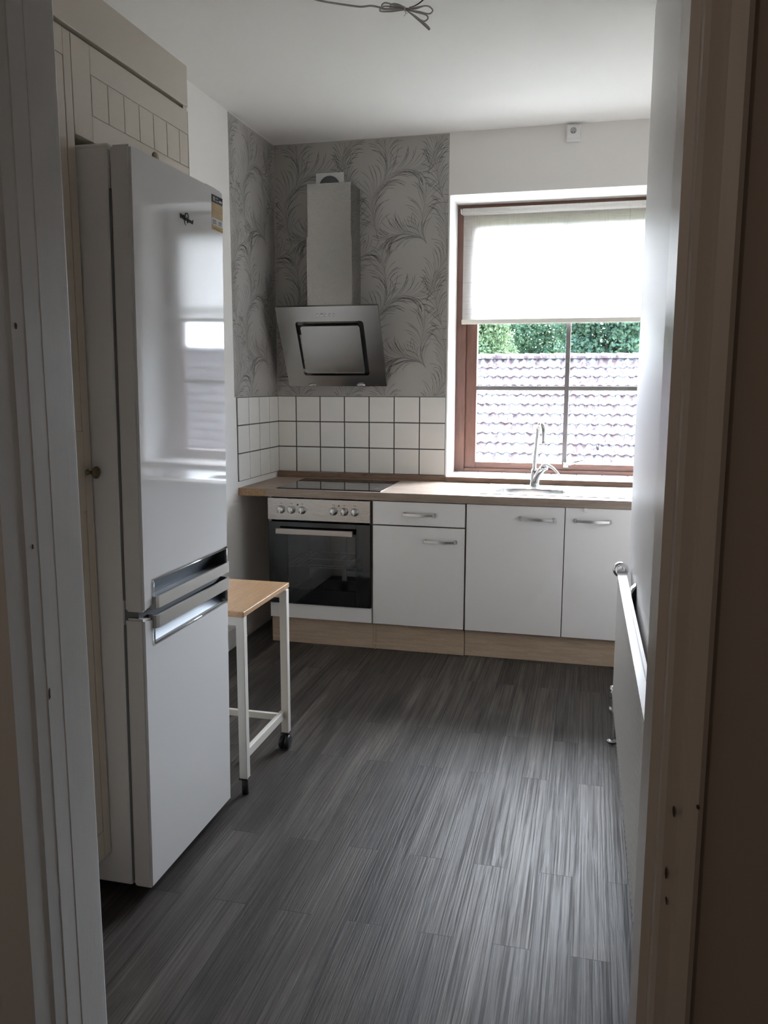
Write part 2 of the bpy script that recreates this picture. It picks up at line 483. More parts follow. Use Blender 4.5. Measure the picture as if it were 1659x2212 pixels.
def plume_strokes():
    rnd = random.Random(11)
    out = []
    for pts, nl, nr, L0, ta, tb in SPINES:
        P = smooth_path([(x, -y, 0) for x, y in pts], 8)
        d = [0]
        for a, b in zip(P, P[1:]): d.append(d[-1] + (b - a).length)
        tot = d[-1]
        def at(t):
            s = t * tot
            for i in range(len(P) - 1):
                if d[i + 1] >= s:
                    f = (s - d[i]) / max(1e-6, d[i + 1] - d[i]); return P[i].lerp(P[i + 1], f), (P[i + 1] - P[i]).normalized()
            return P[-1], (P[-1] - P[-2]).normalized()
        out.append([(p.x, p.y, 3.2 * (1 - .7 * k / len(P))) for k, p in enumerate(P)])
        for side, n in ((1, int(nl * 1.35)), (-1, int(nr * 1.35))):
            for k in range(n):
                t = ta + (tb - ta) * (k + rnd.uniform(-.35, .35)) / max(1, n - 1); t = min(max(t, .01), .99)
                p, tg = at(t)
                L = L0 * (.55 + .75 * math.sin(PI * min(1, .18 + .72 * t))) * rnd.uniform(.72, 1.1) * 1.08
                ang = math.atan2(tg.y, tg.x) + side * rnd.uniform(.16, .42)
                bend = side * rnd.uniform(.5, 1.5)
                rev = rnd.random() < .18
                q = Vector(p); pts2 = []; ns = 9
                for j in range(ns + 1):
                    u = j / ns
                    w = 1.3 + 4.2 * u ** 1.5 if u < .86 else (1.3 + 4.2 * .8) * (1 - u) / .14 + .3
                    pts2.append((q.x, q.y, w))
                    a = ang + bend * (u ** 1.25) - (bend * 1.3 * max(0, u - .6) if rev else 0)
                    q = q + Vector((math.cos(a), math.sin(a), 0)) * (L / ns)
                out.append(pts2)
    return out
STROKES = plume_strokes()
PER_S, PER_T = 1238, 1624
def wallpaper(s0, s1, t0, t1, fold, place):
    """s: metres along the wall; fold: s offset of the drawing; place(s,t,out)"""
    bm = nb()
    c = [(s0, t0), (s1, t0), (s1, t1), (s0, t1)]
    a = [bm.verts.new(place(s, t, 0)) for s, t in c]; b = [bm.verts.new(place(s, t, .0012)) for s, t in c]
    bm.faces.new(b)
    for i in range(4): bm.faces.new((a[i], a[(i + 1) % 4], b[(i + 1) % 4], b[i]))
    for m in range(-3, 3):
        for n in range(-1, 4):
            for st in STROKES:
                q = [(ORG[0] + fold + (x + m * PER_S) * K, ORG[1] + (y - n * PER_T) * K, w * K * .47) for x, y, w in st]
                if max(p[0] for p in q) < s0 or min(p[0] for p in q) > s1 or max(p[1] for p in q) < t0 or min(p[1] for p in q) > t1: continue
                prev = None
                for i, (x, y, w) in enumerate(q):
                    j = min(i + 1, len(q) - 1); k = max(i - 1, 0)
                    dx, dy = q[j][0] - q[k][0], q[j][1] - q[k][1]; l = math.hypot(dx, dy) or 1
                    nx, ny = -dy / l * w, dx / l * w
                    ins = s0 + .001 < x - abs(nx) and x + abs(nx) < s1 - .001 and t0 + .001 < y - abs(ny) and y + abs(ny) < t1 - .001
                    cur = None
                    if ins: cur = (bm.verts.new(place(x + nx, y + ny, .0015)), bm.verts.new(place(x - nx, y - ny, .0015)))
                    if prev and cur:
                        f = bm.faces.new((prev[0], prev[1], cur[1], cur[0])); f.material_index = 1
                    prev = cur
    bmesh.ops.recalc_face_normals(bm, faces=bm.faces[:5])
    return bm
obj('wallpaper', wallpaper(0.0015, 1.043, ZT, HC - .004, 0, lambda s, t, o: (s, -o, t)), ['paper', 'paper_ink'], wall_back)
obj('wallpaper', wallpaper(-.635, -.0015, ZT, HC - .004, 0, lambda s, t, o: (o, s, t)), ['paper', 'paper_ink'], wall_left)

# ------------------------------------------------------------------ window_1
win = struct_root('window_1', (1.7175, WD, WZ0))
yf = WD
def frame(x0, x1, z0, z1, w, y0, y1, wb=None, wt=None, bev=.003):
    """four rails in one mesh, verticals material 0, horizontals material 1"""
    bm = nb(); wb = wb or w; wt = wt or w
    bx(bm, x0, x0 + w, y0, y1, z0, z1, bev); bx(bm, x1 - w, x1, y0, y1, z0, z1, bev)
    bx(bm, x0 + w, x1 - w, y0, y1, z0, z0 + wb, bev, mi=1); bx(bm, x0 + w, x1 - w, y0, y1, z1 - wt, z1, bev, mi=1)
    return bm
obj('outer_frame', frame(WX0, WX1, WZ0 + .001, WZ1, .06, yf, yf + .085, .033, .055), ['winwood', 'winwood_h'], win)
obj('sash_frame', frame(1.109, 2.326, .917, 2.424, .068, yf + .018, yf + .075, .040, .068), ['winwood', 'winwood_h'], win)
bm = nb(); bx(bm, 1.703, 1.729, yf + .03, yf + .062, .955, 2.358, .002); obj('glazing_bar', bm, 'bar', win)
bm = nb(); bx(bm, 1.175, 2.26, yf + .032, yf + .060, 1.396, 1.421, .002); obj('glazing_bar', bm, 'bar', win)
bm = nb(); bx(bm, 1.175, 2.26, yf + .032, yf + .060, 1.880, 1.905, .002); obj('glazing_bar', bm, 'bar', win)
for (xa, xb) in ((1.176, 1.7035), (1.7285, 2.259)):
    for (za, zb) in ((.956, 1.3965), (1.4205, 1.8805), (1.9045, 2.357)):
        bm = nb(); vs = [bm.verts.new(p) for p in ((xa, yf + .047, za), (xb, yf + .047, za), (xb, yf + .047, zb), (xa, yf + .047, zb))]; bm.faces.new(vs)
        obj('pane', bm, 'pane', win)
# tiled sill : one row of white tiles with dark joints
bm = nb(); n = 9; w = (WX1 - WX0) / n
for i in range(n):
    bx(bm, WX0 + i * w + .002, WX0 + (i + 1) * w - .002, -.022, WD - .001, WZ0 + .001, WZ0 + .012, .002)
bx(bm, WX0, WX1, -.018, WD - .001, WZ0, WZ0 + .008, mi=1)
obj('window_sill', bm, ['tile', 'grout'], win)
# casement fastener
wf = nb(); tube(wf, [(1.725, yf + .01, .955), (1.737, yf - .02, .960), (1.755, yf - .028, .966)], .008, 10)
bx(wf, 1.712, 1.742, yf + .004, yf + .019, .936, .968, .003)
wh = obj('window_handle', wf, 'satin', win)
tube(b := nb(), [(1.745, yf - .03, .958), (1.785, yf - .032, .972), (1.838, yf - .033, .986)], [.009, .0095, .010], 12)
obj('grip', b, 'chrome', wh)

# ------------------------------------------------------------------ roller blind
YB = .252
rb = thing('roller_blind', (1.717, YB, 2.432), 'off-white linen roller blind half drawn down over the window', 'blind')
tube(b := nb(), [(1.085, YB, 2.432), (2.35, YB, 2.432)], .020, 24); obj('roller_tube', b, 'blind', rb)
bm = nb(); nx = 40
va = []
for i in range(nx + 1):
    x = 1.088 + (2.347 - 1.088) * i / nx
    va.append([bm.verts.new((x, YB + .0185 + .0012 * math.sin(k * .35 + i * .6) * (k / 12), 2.432 - (2.432 - 1.800) * k / 12)) for k in range(13)])
for a, b2 in zip(va, va[1:]):
    for k in range(12): f = bm.faces.new((a[k], a[k + 1], b2[k + 1], b2[k])); f.smooth = True
obj('fabric', bm, 'blind', rb)
bx(b := nb(), 1.084, 2.351, YB + .010, YB + .026, 1.787, 1.815, .004); obj('bottom_bar', b, 'blind_bar', rb)
for xx, s in ((1.084, -1), (2.351, 1)):
    b = nb(); lathe(b, [(.006, 0), (.017, .002), (.017, .006), (.008, .011)], (xx, YB, 2.432), 0, 20, sgn=s)
    bx(b, xx + s * .008, xx + s * .013, YB - .004, yf, 2.427, 2.452, .002)
    obj('bracket', b, 'chrome', rb)

# ------------------------------------------------------------------ door frame (the doorway the view goes through)
dr = struct_root('door_1', (1.53, YD, 0))
left = [(1.115, YD), (1.115, -3.786), (1.1144, -3.7875), (1.1142, -3.820), (1.1134, -3.822), (1.1122, YH), (1.1100, -3.853), (1.1080, -3.885), (1.06, -3.893), (1.03, -3.886), (1.0, -3.890), (1.0, -3.862), (1.04, -3.862), (1.04, YD)]
bm = nb(); prism(bm, left, 2, 0, 2.12); 
def chip(bm, fixed, axis, c, w, h, seed):
    rn = random.Random(seed); n = 11
    pts = []
    for k in range(n):
        a = 2 * PI * k / n; q = rn.uniform(.6, 1.1)
        pts.append((c[0] + w * q * math.cos(a), c[1] + h * q * math.sin(a)))
    prism(bm, pts, axis, fixed[0], fixed[1], mi=1)
chip(bm, (1.1120, 1.1147), 0, (-3.817, .985), .0022, .0105, 1); chip(bm, (1.1110, 1.1136), 0, (-3.838, 1.505), .0018, .005, 2); chip(bm, (1.1110, 1.1138), 0, (-3.832, 1.205), .0014, .004, 3)
obj('jamb', bm, ['jamb', 'chipmark'], dr)
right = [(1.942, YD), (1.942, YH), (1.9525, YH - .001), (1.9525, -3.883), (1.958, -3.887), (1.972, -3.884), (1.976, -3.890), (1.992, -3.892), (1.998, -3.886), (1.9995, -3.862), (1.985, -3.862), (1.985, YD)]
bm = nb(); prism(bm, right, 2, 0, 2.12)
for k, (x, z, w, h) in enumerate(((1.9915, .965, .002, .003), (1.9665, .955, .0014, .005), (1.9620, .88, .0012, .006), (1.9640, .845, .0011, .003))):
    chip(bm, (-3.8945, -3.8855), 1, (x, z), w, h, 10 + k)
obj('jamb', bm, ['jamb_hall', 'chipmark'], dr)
bm = nb(); bx(bm, 1.00, 2.0, YD, -3.885, 2.06, 2.14, .003); obj('head_lining', bm, 'jamb', dr)
# kitchen-side casing
for xa, xb in ((1.04, 1.112), (1.945, 2.03)):
    bm = nb(); bx(bm, xa, xb, YD + .0005, YD + .016, 0, 2.14, .004); obj('casing', bm, 'jamb', dr)

# ------------------------------------------------------------------ fridge freezer
LEAN = .013
def lean(bm):
    for v in bm.verts: v.co.x += LEAN * v.co.z
    return bm
FY0, FY1 = -2.900, -2.368
fr = thing('fridge_freezer', (.4, -2.63, 0), 'tall white fridge freezer standing in the gap of the cream cupboard', 'fridge')
obj('body', lean(bx(nb(), .05, .660, FY0 + .003, FY1 - .003, .035, 2.003, .006)), 'fridge_side', fr)
obj('top_cover', lean(bx(nb(), .34, .656, FY0 + .010, FY1 - .03, 2.003, 2.014, .004)), 'white_plastic', fr)
b = nb(); bx(b, .660, .666, FY0 + .004, FY1 - .012, .86, 1.905); bx(b, .660, .666, FY0 + .004, FY1 - .012, .05, .79)
bx(b, .655, .664, FY0 + .03, FY1 - .02, 1.905, 1.995); bx(b, .640, .700, FY0 + .012, FY1 - .012, .800, .850)
obj('door_seal', lean(b), 'gasket', fr)
DX0, DX1 = .6655, .722
SY0, SY1 = -2.848, -2.381           # handle recess, near / far
def door_poly(z0, z1, notch0, notch1, up):
    if up: return [(FY0, z0), (SY0, z0 + .008), (SY0, notch1), (SY1, notch1), (SY1, z0 + .008), (FY1, z0), (FY1, z1), (FY0, z1)]
    return [(FY0, z0), (FY1, z0), (FY1, z1), (SY1, z1 - .008), (SY1, notch0), (SY0, notch0), (SY0, z1 - .008), (FY0, z1)]
ud = obj('fridge_door', lean(prism(nb(), door_poly(.828, 2.006, 0, .905, True), 0, DX0, DX1, .007)), 'fridge', fr)
ld = obj('freezer_door', lean(prism(nb(), door_poly(.034, .812, 0.731, 0, False), 0, DX0, DX1, .007)), 'fridge', fr)
def recess(z0, z1, flip):
    bm = nb(); n = 8; rows = []
    for i in range(n + 1):
        u = i / n; z = z0 + (z1 - z0) * u
        dep = .042 * math.sin(PI * (.12 + .88 * (1 - u if flip else u)) / 1.12 * .62 + .0)
        x = DX1 - .004 - dep
        rows.append([bm.verts.new((x, SY0 + .0005, z)), bm.verts.new((x, SY1 - .0005, z))])
    for a, b2 in zip(rows, rows[1:]):
        f = bm.faces.new((a[0], a[1], b2[1], b2[0])); f.smooth = True
    for k in (0, 1):
        yy = SY0 + .0005 if k == 0 else SY1 - .0005
        e0 = bm.verts.new((DX1 - .004, yy, z0)); e1 = bm.verts.new((DX1 - .004, yy, z1))
        bm.faces.new([r[k] for r in rows] + [e1, e0])
    return lean(bm)
r1 = obj('handle_recess', recess(.829, .9045, True), 'recess', ud)
r2 = obj('handle_recess', recess(.7315, .811, False), 'recess', ld)
def trim(z_edge, z_far):
    pts = [(DX1 + .001, SY0, z_far), (DX1 + .001, SY0, z_edge), (DX1 + .001, SY1, z_edge), (DX1 + .001, SY1, z_far)]
    bm = nb()
    for a, b2 in zip(pts, pts[1:]): tube(bm, [a, b2], .0024, 8)
    return lean(bm)
obj('chrome_trim', trim(.905, .832), 'chrome', ud)
obj('chrome_trim', trim(.731, .808), 'chrome', ld)
def bar(z0, z1):
    x0, x1 = DX1 + .001, DX1 + .011
    ya, yb = SY0 - .003, SY1 + .006
    pts = [(x0 - .014, ya), (x0, ya), (x1 - .004, ya + .004), (x1, ya + .014), (x1, yb - .012), (x1 - .003, yb - .002), (x0, yb), (x0 - .014, yb), (x0 - .014, yb - .003), (x0, yb - .004), (x1 - .006, yb - .014), (x1 - .006, ya + .014), (x0, ya + .004), (x0 - .014, ya + .003)]
    return lean(prism(nb(), pts, 2, z0, z1))
obj('handle', bar(.8285, .862), 'brushed_y', ud)
obj('handle', bar(.774, .8095), 'brushed_y', ld)
b = nb(); prism(b, [(.655, 2.0065), (.712, 2.0065), (.706, 2.013), (.655, 2.021)], 1, FY1 - .080, FY1 - .016, .002)
obj('hinge_cover', lean(b), 'hinge', fr)
# raised script badge : the word seen on the door, with its swoosh
def on_door(yc, zc, dx):
    return lambda c: Vector((DX1 + LEAN * zc + dx + c.z, yc + c.x, zc + c.y - c.x * .06))
b = nb(); text_mesh(b, 'Whirlpool', .0185, on_door(-2.612, 1.882, .0012), .0010, .25)
ring = []
for k in range(21):
    a = -.6 + 5.6 * k / 20
    ring.append((DX1 + LEAN * 1.882 + .0016, -2.612 + .012 * math.cos(a) + .004 * math.sin(a), 1.881 + .017 * math.sin(a)))
tube(b, ring, [.0004 + .0011 * math.sin(PI * k / 20) for k in range(21)], 6)
obj('badge', b, 'label_dark', ud, label='small dark raised script badge')
# guarantee sticker
sy0, sy1 = -2.447, -2.372
b = nb()
for z0, z1, mi in ((1.962, 1.984, 0), (1.918, 1.962, 1), (1.898, 1.918, 2), (1.884, 1.898, 1)):
    bx(b, DX1, DX1 + .0006, sy0, sy1, z0, z1, mi=mi)
for z in (1.955, 1.950, 1.943, 1.938, 1.933, 1.928, 1.923, 1.892):
    bx(b, DX1 + .0006, DX1 + .0009, sy0 + .006, sy1 - random.uniform(.008, .03), z - .0008, z + .0008, mi=3)
for z in (1.912, 1.908, 1.903):
    for ya in (sy0 + .006, sy0 + .044): bx(b, DX1 + .0006, DX1 + .0009, ya, ya + .024, z - .0008, z + .0008, mi=4)
for z in (1.977, 1.969):
    bx(b, DX1 + .0006, DX1 + .0009, sy0 + .026, sy0 + .044, z - .001, z + .001, mi=2)
bx(b, DX1 + .0006, DX1 + .0009, sy0 + .05, sy0 + .07, 1.969, 1.974, mi=2)
sticker = obj('sticker', lean(b), ['label_dark', 'label_tan', 'label_white', 'label_ink', 'label_dark'], ud, label='tan, white and charcoal paper sticker with a large white 10')
b = nb(); text_mesh(b, '10', .019, lambda c: Vector((DX1 + LEAN * 1.973 + .0009 + c.z, sy0 + .0135 + c.x * .8, 1.9725 + c.y)), .0004)
obj('lettering', b, 'label_white', sticker)
for yy in (FY0 + .06, FY1 - .06):
    for xx in (.58, .12):
        b = nb(); lathe(b, [(.02, 0), (.02, .02), (.012, .022), (.012, .04)], (xx, yy, 0), 2, 16); obj('foot', b, 'black', fr)

# ------------------------------------------------------------------ built-in cream cupboard
XC = .603
cu = thing('built_in_cupboard', (.3, -2.95, 0), 'cream built-in cupboard with grooved plank doors, surrounding the fridge', 'cupboard')
b = nb()
bx(b, 0.001, XC - .050, -3.715, -2.915, .10, 2.40)                # tall part
bx(b, 0.001, XC - .050, -2.915, -2.291, 2.055, 2.40)              # part over the fridge
bx(b, 0.001, XC - .004, -2.315, -2.291, 0, 2.40)                  # end panel towards the window
bx(b, 0.001, .53, -3.715, -2.94, 0, .10)
obj('carcass', b, 'cream', cu)
b = nb(); bx(b, XC - .020, XC, -3.715, -2.289, 2.281, 2.402, .002); obj('fascia', b, 'cream', cu)
def plank_door(y0, y1, z0, z1, rails, stile0, stile1, pitch, off):
    """backing plus raised rails and planks, so the grooves are real gaps"""
    bm = nb(); bx(bm, XC - .020, XC - .0035, y0, y1, z0, z1, .001)
    e = .0032
    xs0, xs1 = XC - .0036, XC
    bx(bm, xs0, xs1, y0, y0 + stile0, z0, z1, .0008); bx(bm, xs0, xs1, y1 - stile1, y1, z0, z1, .0008)
    ya, yb = y0 + stile0 + e, y1 - stile1 - e
    for a, c in rails: bx(bm, xs0, xs1, ya - e + .0008, yb + e - .0008, a, c, .0008)
    fields = [(rails[i][1] + .002, rails[i + 1][0] - .002) for i in range(len(rails) - 1)]
    for a, c in fields:
        y = yb
        first = off
        while y > ya + .002:
            w = (first if first else pitch); first = 0
            yn = max(ya, y - w + e)
            bx(bm, xs0, xs1, yn, y, a, c, .0008); y = yn - e
    return bm
d1 = obj('door', plank_door(-2.902, -2.291, 2.036, 2.268, [(2.036, 2.099), (2.199, 2.268)], .078, .003, .0785, .058), 'cream', cu)
d2 = obj('door', plank_door(-3.50, -2.905, .135, 2.268, [(.135, .212), (1.104, 1.309), (2.205, 2.268)], .06, .030, .0785, 0), 'cream', cu)
def knob(y, z, parent):
    b = nb(); lathe(b, [(.008, -.0005), (.008, .002), (.0048, .004), (.0048, .016), (.009, .020), (.0155, .024), (.0165, .027), (.0150, .0295), (.0, .0305)], (XC, y, z), 0, 24)
    return obj('knob', b, 'brass', parent)
knob(-2.926, 1.203, d2); knob(-2.556, 2.064, d1)

# ------------------------------------------------------------------ kitchen run
YF = -.615                                   # front plane of the worktop
# worktop (with a cut-out for the sink) and raw filler
wt = thing('worktop', (1.3, -.31, ZC), 'light oak laminate worktop running below the window with a chipboard end', 'worktop')
zb = ZC - .041
BX0, BX1, BY0, BY1 = 1.375, 1.755, -.475, -.265  # bowl cut-out
b = nb()
bx(b, XO + .004, BX0, YF, -.022, zb, ZC); bx(b, BX1, XR - .002, YF, -.022, zb, ZC)
bx(b, BX0, BX1, YF, BY0, zb, ZC); bx(b, BX0, BX1, BY1, -.022, zb, ZC)
obj('slab', b, 'worktop', wt)
b = nb(); bx(b, .002, XO + .003, YF + .002, -.022, zb, ZC - .0005); bx(b, .002, XO + .003, YF, YF + .002, zb, ZC - .0005, mi=1)
obj('filler_piece', b, ['worktop', 'chip'], wt, label='short filler piece with a raw chipboard front edge')
b = nb(); bx(b, .001, WX0, -.0215, -.0085, ZC - .02, ZT - 3 * T - .001, .001); bx(b, WX0, XR - .002, -.0415, -.023, ZC - .0, WZ0 - .001 + .012, .002)
obj('upstand', b, 'upstand', wt)

def pull(xa, xb, z, y, parent):
    b = nb()
    pts = [(xa + .012, y - .022, z), (xa + (xb - xa) * .3, y - .029, z), ((xa + xb) / 2, y - .031, z), (xa + (xb - xa) * .7, y - .029, z), (xb - .012, y - .022, z)]
    P = smooth_path(pts, 5)
    for p, q in zip(P, P[1:]):
        w0 = .0052 + .0016 * math.sin(PI * (p.x - xa) / (xb - xa)); w1 = .0052 + .0016 * math.sin(PI * (q.x - xa) / (xb - xa))
        vs = [[b.verts.new((c.x, c.y + dy, c.z + dz)) for dy, dz in ((-.003, -w), (-.003, w), (.003, w), (.003, -w))] for c, w in ((p, w0), (q, w1))]
        for k in range(4): b.faces.new((vs[0][k], vs[0][(k + 1) % 4], vs[1][(k + 1) % 4], vs[1][k]))
    for xe, s in ((xa, 1), (xb, -1)):
        prism(b, [(xe, y), (xe + s * .014, y), (xe + s * .0145, y - .024), (xe + s * .008, y - .024), (xe + s * .003, y - .012)], 2, z - .0095, z + .0095, .0012)
    bmesh.ops.recalc_face_normals(b, faces=b.faces)
    return obj('handle', b, 'satin', parent)
YDR = -.610                                  # door fronts
def front(x0, x1, z0, z1): return bx(nb(), x0, x1, YDR, YDR + .018, z0, z1, .0012)
def carcass(x0, x1, parent, z1=zb - .004):
    b = nb(); t = .016
    bx(b, x0, x0 + t, -.59, -.05, .145, z1); bx(b, x1 - t, x1, -.59, -.05, .145, z1)
    bx(b, x0, x1, -.59, -.05, .145, .161); bx(b, x0, x1, -.058, -.05, .145, z1)
    obj('carcass', b, 'carcass', parent)
def plinth(x0, x1, parent, y=-.572):
    obj('plinth', bx(nb(), x0, x1, y, y + .016, .001, .152, .0006), 'plinth', parent)

# oven housing with the white strip below the oven
X1 = XO + .600; X2 = X1 + .500; X3 = X2 + .500; X4 = X3 + .500
oh = thing('oven_cabinet', (XO + .3, -.3, 0), 'oven housing with a white strip under the oven, left end of the units', 'cabinet')
b = nb(); bx(b, XO + .012, XO + .028, -.59, -.05, .146, zb - .001); bx(b, X1 - .016, X1 - .001, -.59, -.05, .146, zb - .001); bx(b, XO + .028, X1 - .016, -.59, -.05, .2, .215)
obj('carcass', b, 'carcass', oh)
obj('filler_strip', front(XO + .020, X1 - .002, .153, .233), 'cab', oh)
plinth(XO + .014, X1 - .0008, oh)
obj('plinth', bx(nb(), XO + .014, XO + .030, -.5555, -.06, .001, .1455, .0006), 'plinth', oh)

ov = thing('built_in_oven', (XO + .3, -.6, .24), 'built-in steel oven with six knobs and a black glass door', 'oven')
ox0, ox1 = XO + .016, X1 - .006
b = nb(); bx(b, ox0, ox1, -.600, YF - .004, .700, .819, .002)
pnl = obj('control_panel', b, 'panel_steel', ov)
for kx in (.250, .309, .370, .547, .607, .665):
    b = nb(); lathe(b, [(.0215, 0), (.0215, .003), (.0185, .005), (.0175, .019), (.0160, .021), (.0, .0215)], (kx, YF - .004, .757), 1, 28, sgn=-1)
    bx(b, kx - .0028, kx + .0028, YF - .029, YF - .020, .741, .773, .001)
    kb = obj('knob', b, 'satin', pnl)
for lx, lz in ((.350 - .005, .786), (.577, .788)):
    b = nb(); lathe(b, [(.0045, 0), (.0045, .0015), (.0, .002)], (lx, YF - .004, lz), 1, 14, sgn=-1)
    obj('indicator_light', b, 'black', pnl)
for kx in (.250, .309, .370, .547, .607, .665):
    b = nb()
    for dx, dz, w, h in ((-.004, .034, .0016, .006), (.003, .036, .0035, .0014), (.003, .032, .0035, .0014), (.005, .034, .0012, .005)):
        bx(b, kx + dx - w / 2, kx + dx + w / 2, YF - .0044, YF - .0038, .757 + dz - h / 2, .757 + dz + h / 2)
    for a in range(7):
        t = PI * (-.2 + 1.4 * a / 6); r = .0265
        px, pz = kx + r * math.cos(t), .757 + r * math.sin(t)
        bx(b, px - .0007, px + .0007, YF - .0044, YF - .0038, pz - .0007, pz + .0007)
    obj('dial_marking', b, 'label_dark', pnl)
# oven door: black glass round a see-through window
wx0, wx1, wz0, wz1 = .283, .668, .322, .628
b = nb()
yo0, yo1 = -.600, YF - .006
bx(b, ox0 + .004, wx0, yo0, yo1, .237, .690, .001); bx(b, wx1, ox1, yo0, yo1, .237, .690, .001)
bx(b, wx0, wx1, yo0, yo1, .237, wz0); bx(b, wx0, wx1, yo0, yo1, wz1, .690)
od = obj('oven_door', b, 'ovenblack', ov)
b = nb(); vs = [b.verts.new(p) for p in ((wx0, yo1 + .0005, wz0), (wx1, yo1 + .0005, wz0), (wx1, yo1 + .0005, wz1), (wx0, yo1 + .0005, wz1))]; b.faces.new(vs)
obj('door_glass', b, 'ovenpane', od)
b = nb(); bx(b, .232, .663, YF - .048, YF - .036, .630, .660, .0015); bx(b, .245, .262, YF - .037, YF - .006, .636, .654); bx(b, .634, .651, YF - .037, YF - .006, .636, .654)
obj('handle', b, 'oven_handle', od)
b = nb()
for q in (((.24, .66), (.24, .66)),):
    x0, x1, y0, y1, z0, z1 = .235, .69, -.598, -.12, .26, .655
    P = [b.verts.new(p) for p in ((x0, y0, z0), (x1, y0, z0), (x1, y0, z1), (x0, y0, z1), (x0, y1, z0), (x1, y1, z0), (x1, y1, z1), (x0, y1, z1))]
    for f in ((4, 5, 6, 7), (0, 4, 7, 3), (1, 2, 6, 5), (3, 7, 6, 2), (0, 1, 5, 4)): b.faces.new([P[i] for i in f])
obj('cavity', b, 'cavity', ov)
# wire shelf inside the oven
b = nb(); zs = .435
for i in range(14):
    x = .25 + .425 * i / 13; tube(b, [(x, -.565, zs), (x, -.16, zs)], .0014, 6)
for y in (-.57, -.36, -.155): tube(b, [(.245, y, zs), (.68, y, zs)], .0024, 8)
tube(b, smooth_path([(.33, -.575, zs - .004), (.333, -.58, zs + .012), (.42, -.58, zs + .014), (.52, -.58, zs + .014), (.597, -.58, zs + .012), (.60, -.575, zs - .004)], 4), .0022, 8)
tag(obj('oven_rack', b, 'satin', base=(.46, -.36, zs)), 'thin wire rack inside the oven, behind the door glass', 'oven rack')

# drawer unit
dc = thing('drawer_cabinet', (X1 + .25, -.3, 0), 'white base cabinet with one drawer over a door, right of the oven', 'cabinet')
carcass(X1 + .001, X2 - .002, dc)
dw = obj('drawer', front(X1 + .006, X2 - .004, .697, .820), 'cab', dc); pull(.923, 1.099, .757, YDR, dw)
dd = obj('door', front(X1 + .006, X2 - .004, .153, .690), 'cab', dc); pull(1.034, 1.212, .619, YDR, dd)
plinth(X1 + .014, X2 - .003, dc)
b = nb(); bx(b, X1 + .0005, X1 + .0138, -.576, -.562, .001, .148); obj('joint_strip', b, 'plinth', dc)
# sink unit, two doors
sc = thing('sink_cabinet', (X3, -.3, 0), 'wide white base cabinet with two doors under the sink', 'cabinet')
carcass(X2 + .001, X4, sc)
a1 = obj('door', front(X2 + .005, X3 - .002, .153, .8215), 'cab', sc); pull(1.528, 1.709, .758, YDR, a1)
a2 = obj('door', front(X3 + .002, X4 - .002, .153, .8225), 'cab', sc); pull(1.801, 1.982, .759, YDR, a2)
plinth(X2 + .0005, X4, sc, -.566)
b = nb(); bx(b, 1.846, 1.862, YDR - .012, YDR, .804, .824, .002); obj('catch', b, 'white_plastic', sc)
bx(b := nb(), X4 + .003, XR - .004, YDR + .002, YDR + .018, .001, zb - .004, .001)
tag(obj('end_panel', b, 'cab', base=(X4 + .1, YDR, 0)), 'white filler panel closing the corner beyond the sink cabinet', 'panel')

# ceramic hob
hb = thing('ceramic_hob', (.505, -.345, ZC), 'black glass hob let into the worktop above the oven', 'hob')
b = nb(); bx(b, .212, .796, -.585, -.105, ZC + .0008, ZC + .0055, .0018); obj('glass_plate', b, 'glasstop', hb)
b = nb()
for cx_, cy_, r in ((.36, -.46, .085), (.36, -.22, .105), (.65, -.46, .105), (.65, -.22, .075)):
    ring = [(cx_ + r * math.cos(2 * PI * k / 40), cy_ + r * math.sin(2 * PI * k / 40), ZC + .0056) for k in range(40)]
    tube(b, ring, .0009, 4, closed=True, flatz=.2)
obj('cooking_zone', b, 'gasket', hb)
b = nb(); bx(b, .796, .799, -.586, -.104, ZC + .0005, ZC + .005); obj('trim', b, 'satin', hb)

# sink with drainer
sk = thing('sink', (1.75, -.3, ZC), 'stainless steel sink with a drainer, set in the worktop below the window', 'sink')
sx0, sx1, sy0_, sy1_ = 1.315, 2.19, -.520, -.080
b = nb(); zt = ZC + .0035
# D-shaped bowl outline
def outline(n=40, inset=0):
    cx_, cy_ = (BX0 + BX1) / 2, (BY0 + BY1) / 2; a, c = (BX1 - BX0) / 2 - .006 - inset, (BY1 - BY0) / 2 - .006 - inset
    out = []
    for k in range(n):
        t = 2 * PI * k / n; e = .55
        out.append((cx_ + a * math.copysign(abs(math.cos(t)) ** e, math.cos(t)), cy_ + c * math.copysign(abs(math.sin(t)) ** e, math.sin(t))))
    return out
ol = outline()
rim = []
def ray_to_rect(x, y):
    cx_, cy_ = (BX0 + BX1) / 2, (BY0 + BY1) / 2
    dx, dy = x - cx_, y - cy_
    t = min(((BX1 + .012 - cx_) / dx) if dx > 1e-9 else (((BX0 - .012) - cx_) / dx if dx < -1e-9 else 1e9), ((BY1 + .012 - cy_) / dy) if dy > 1e-9 else (((BY0 - .012) - cy_) / dy if dy < -1e-9 else 1e9))
    return cx_ + dx * t, cy_ + dy * t
inn = [b.verts.new((x, y, zt)) for x, y in ol]; outr = [b.verts.new((*ray_to_rect(x, y), zt)) for x, y in ol]
for k in range(40): b.faces.new((inn[k], inn[(k + 1) % 40], outr[(k + 1) % 40], outr[k]))
bx(b, sx0, BX0 - .010, sy0_, sy1_, ZC + .0005, zt, .0012); bx(b, BX1 + .010, sx1, sy0_, sy1_, ZC + .0005, zt, .0012)
bx(b, BX0 - .0105, BX1 + .0105, sy0_, BY0 - .0105, ZC + .0005, zt, .0008); bx(b, BX0 - .0105, BX1 + .0105, BY1 + .0105, sy1_, ZC + .0005, zt, .0008)
obj('rim', b, 'sinksteel', sk)
b = nb(); rings = []
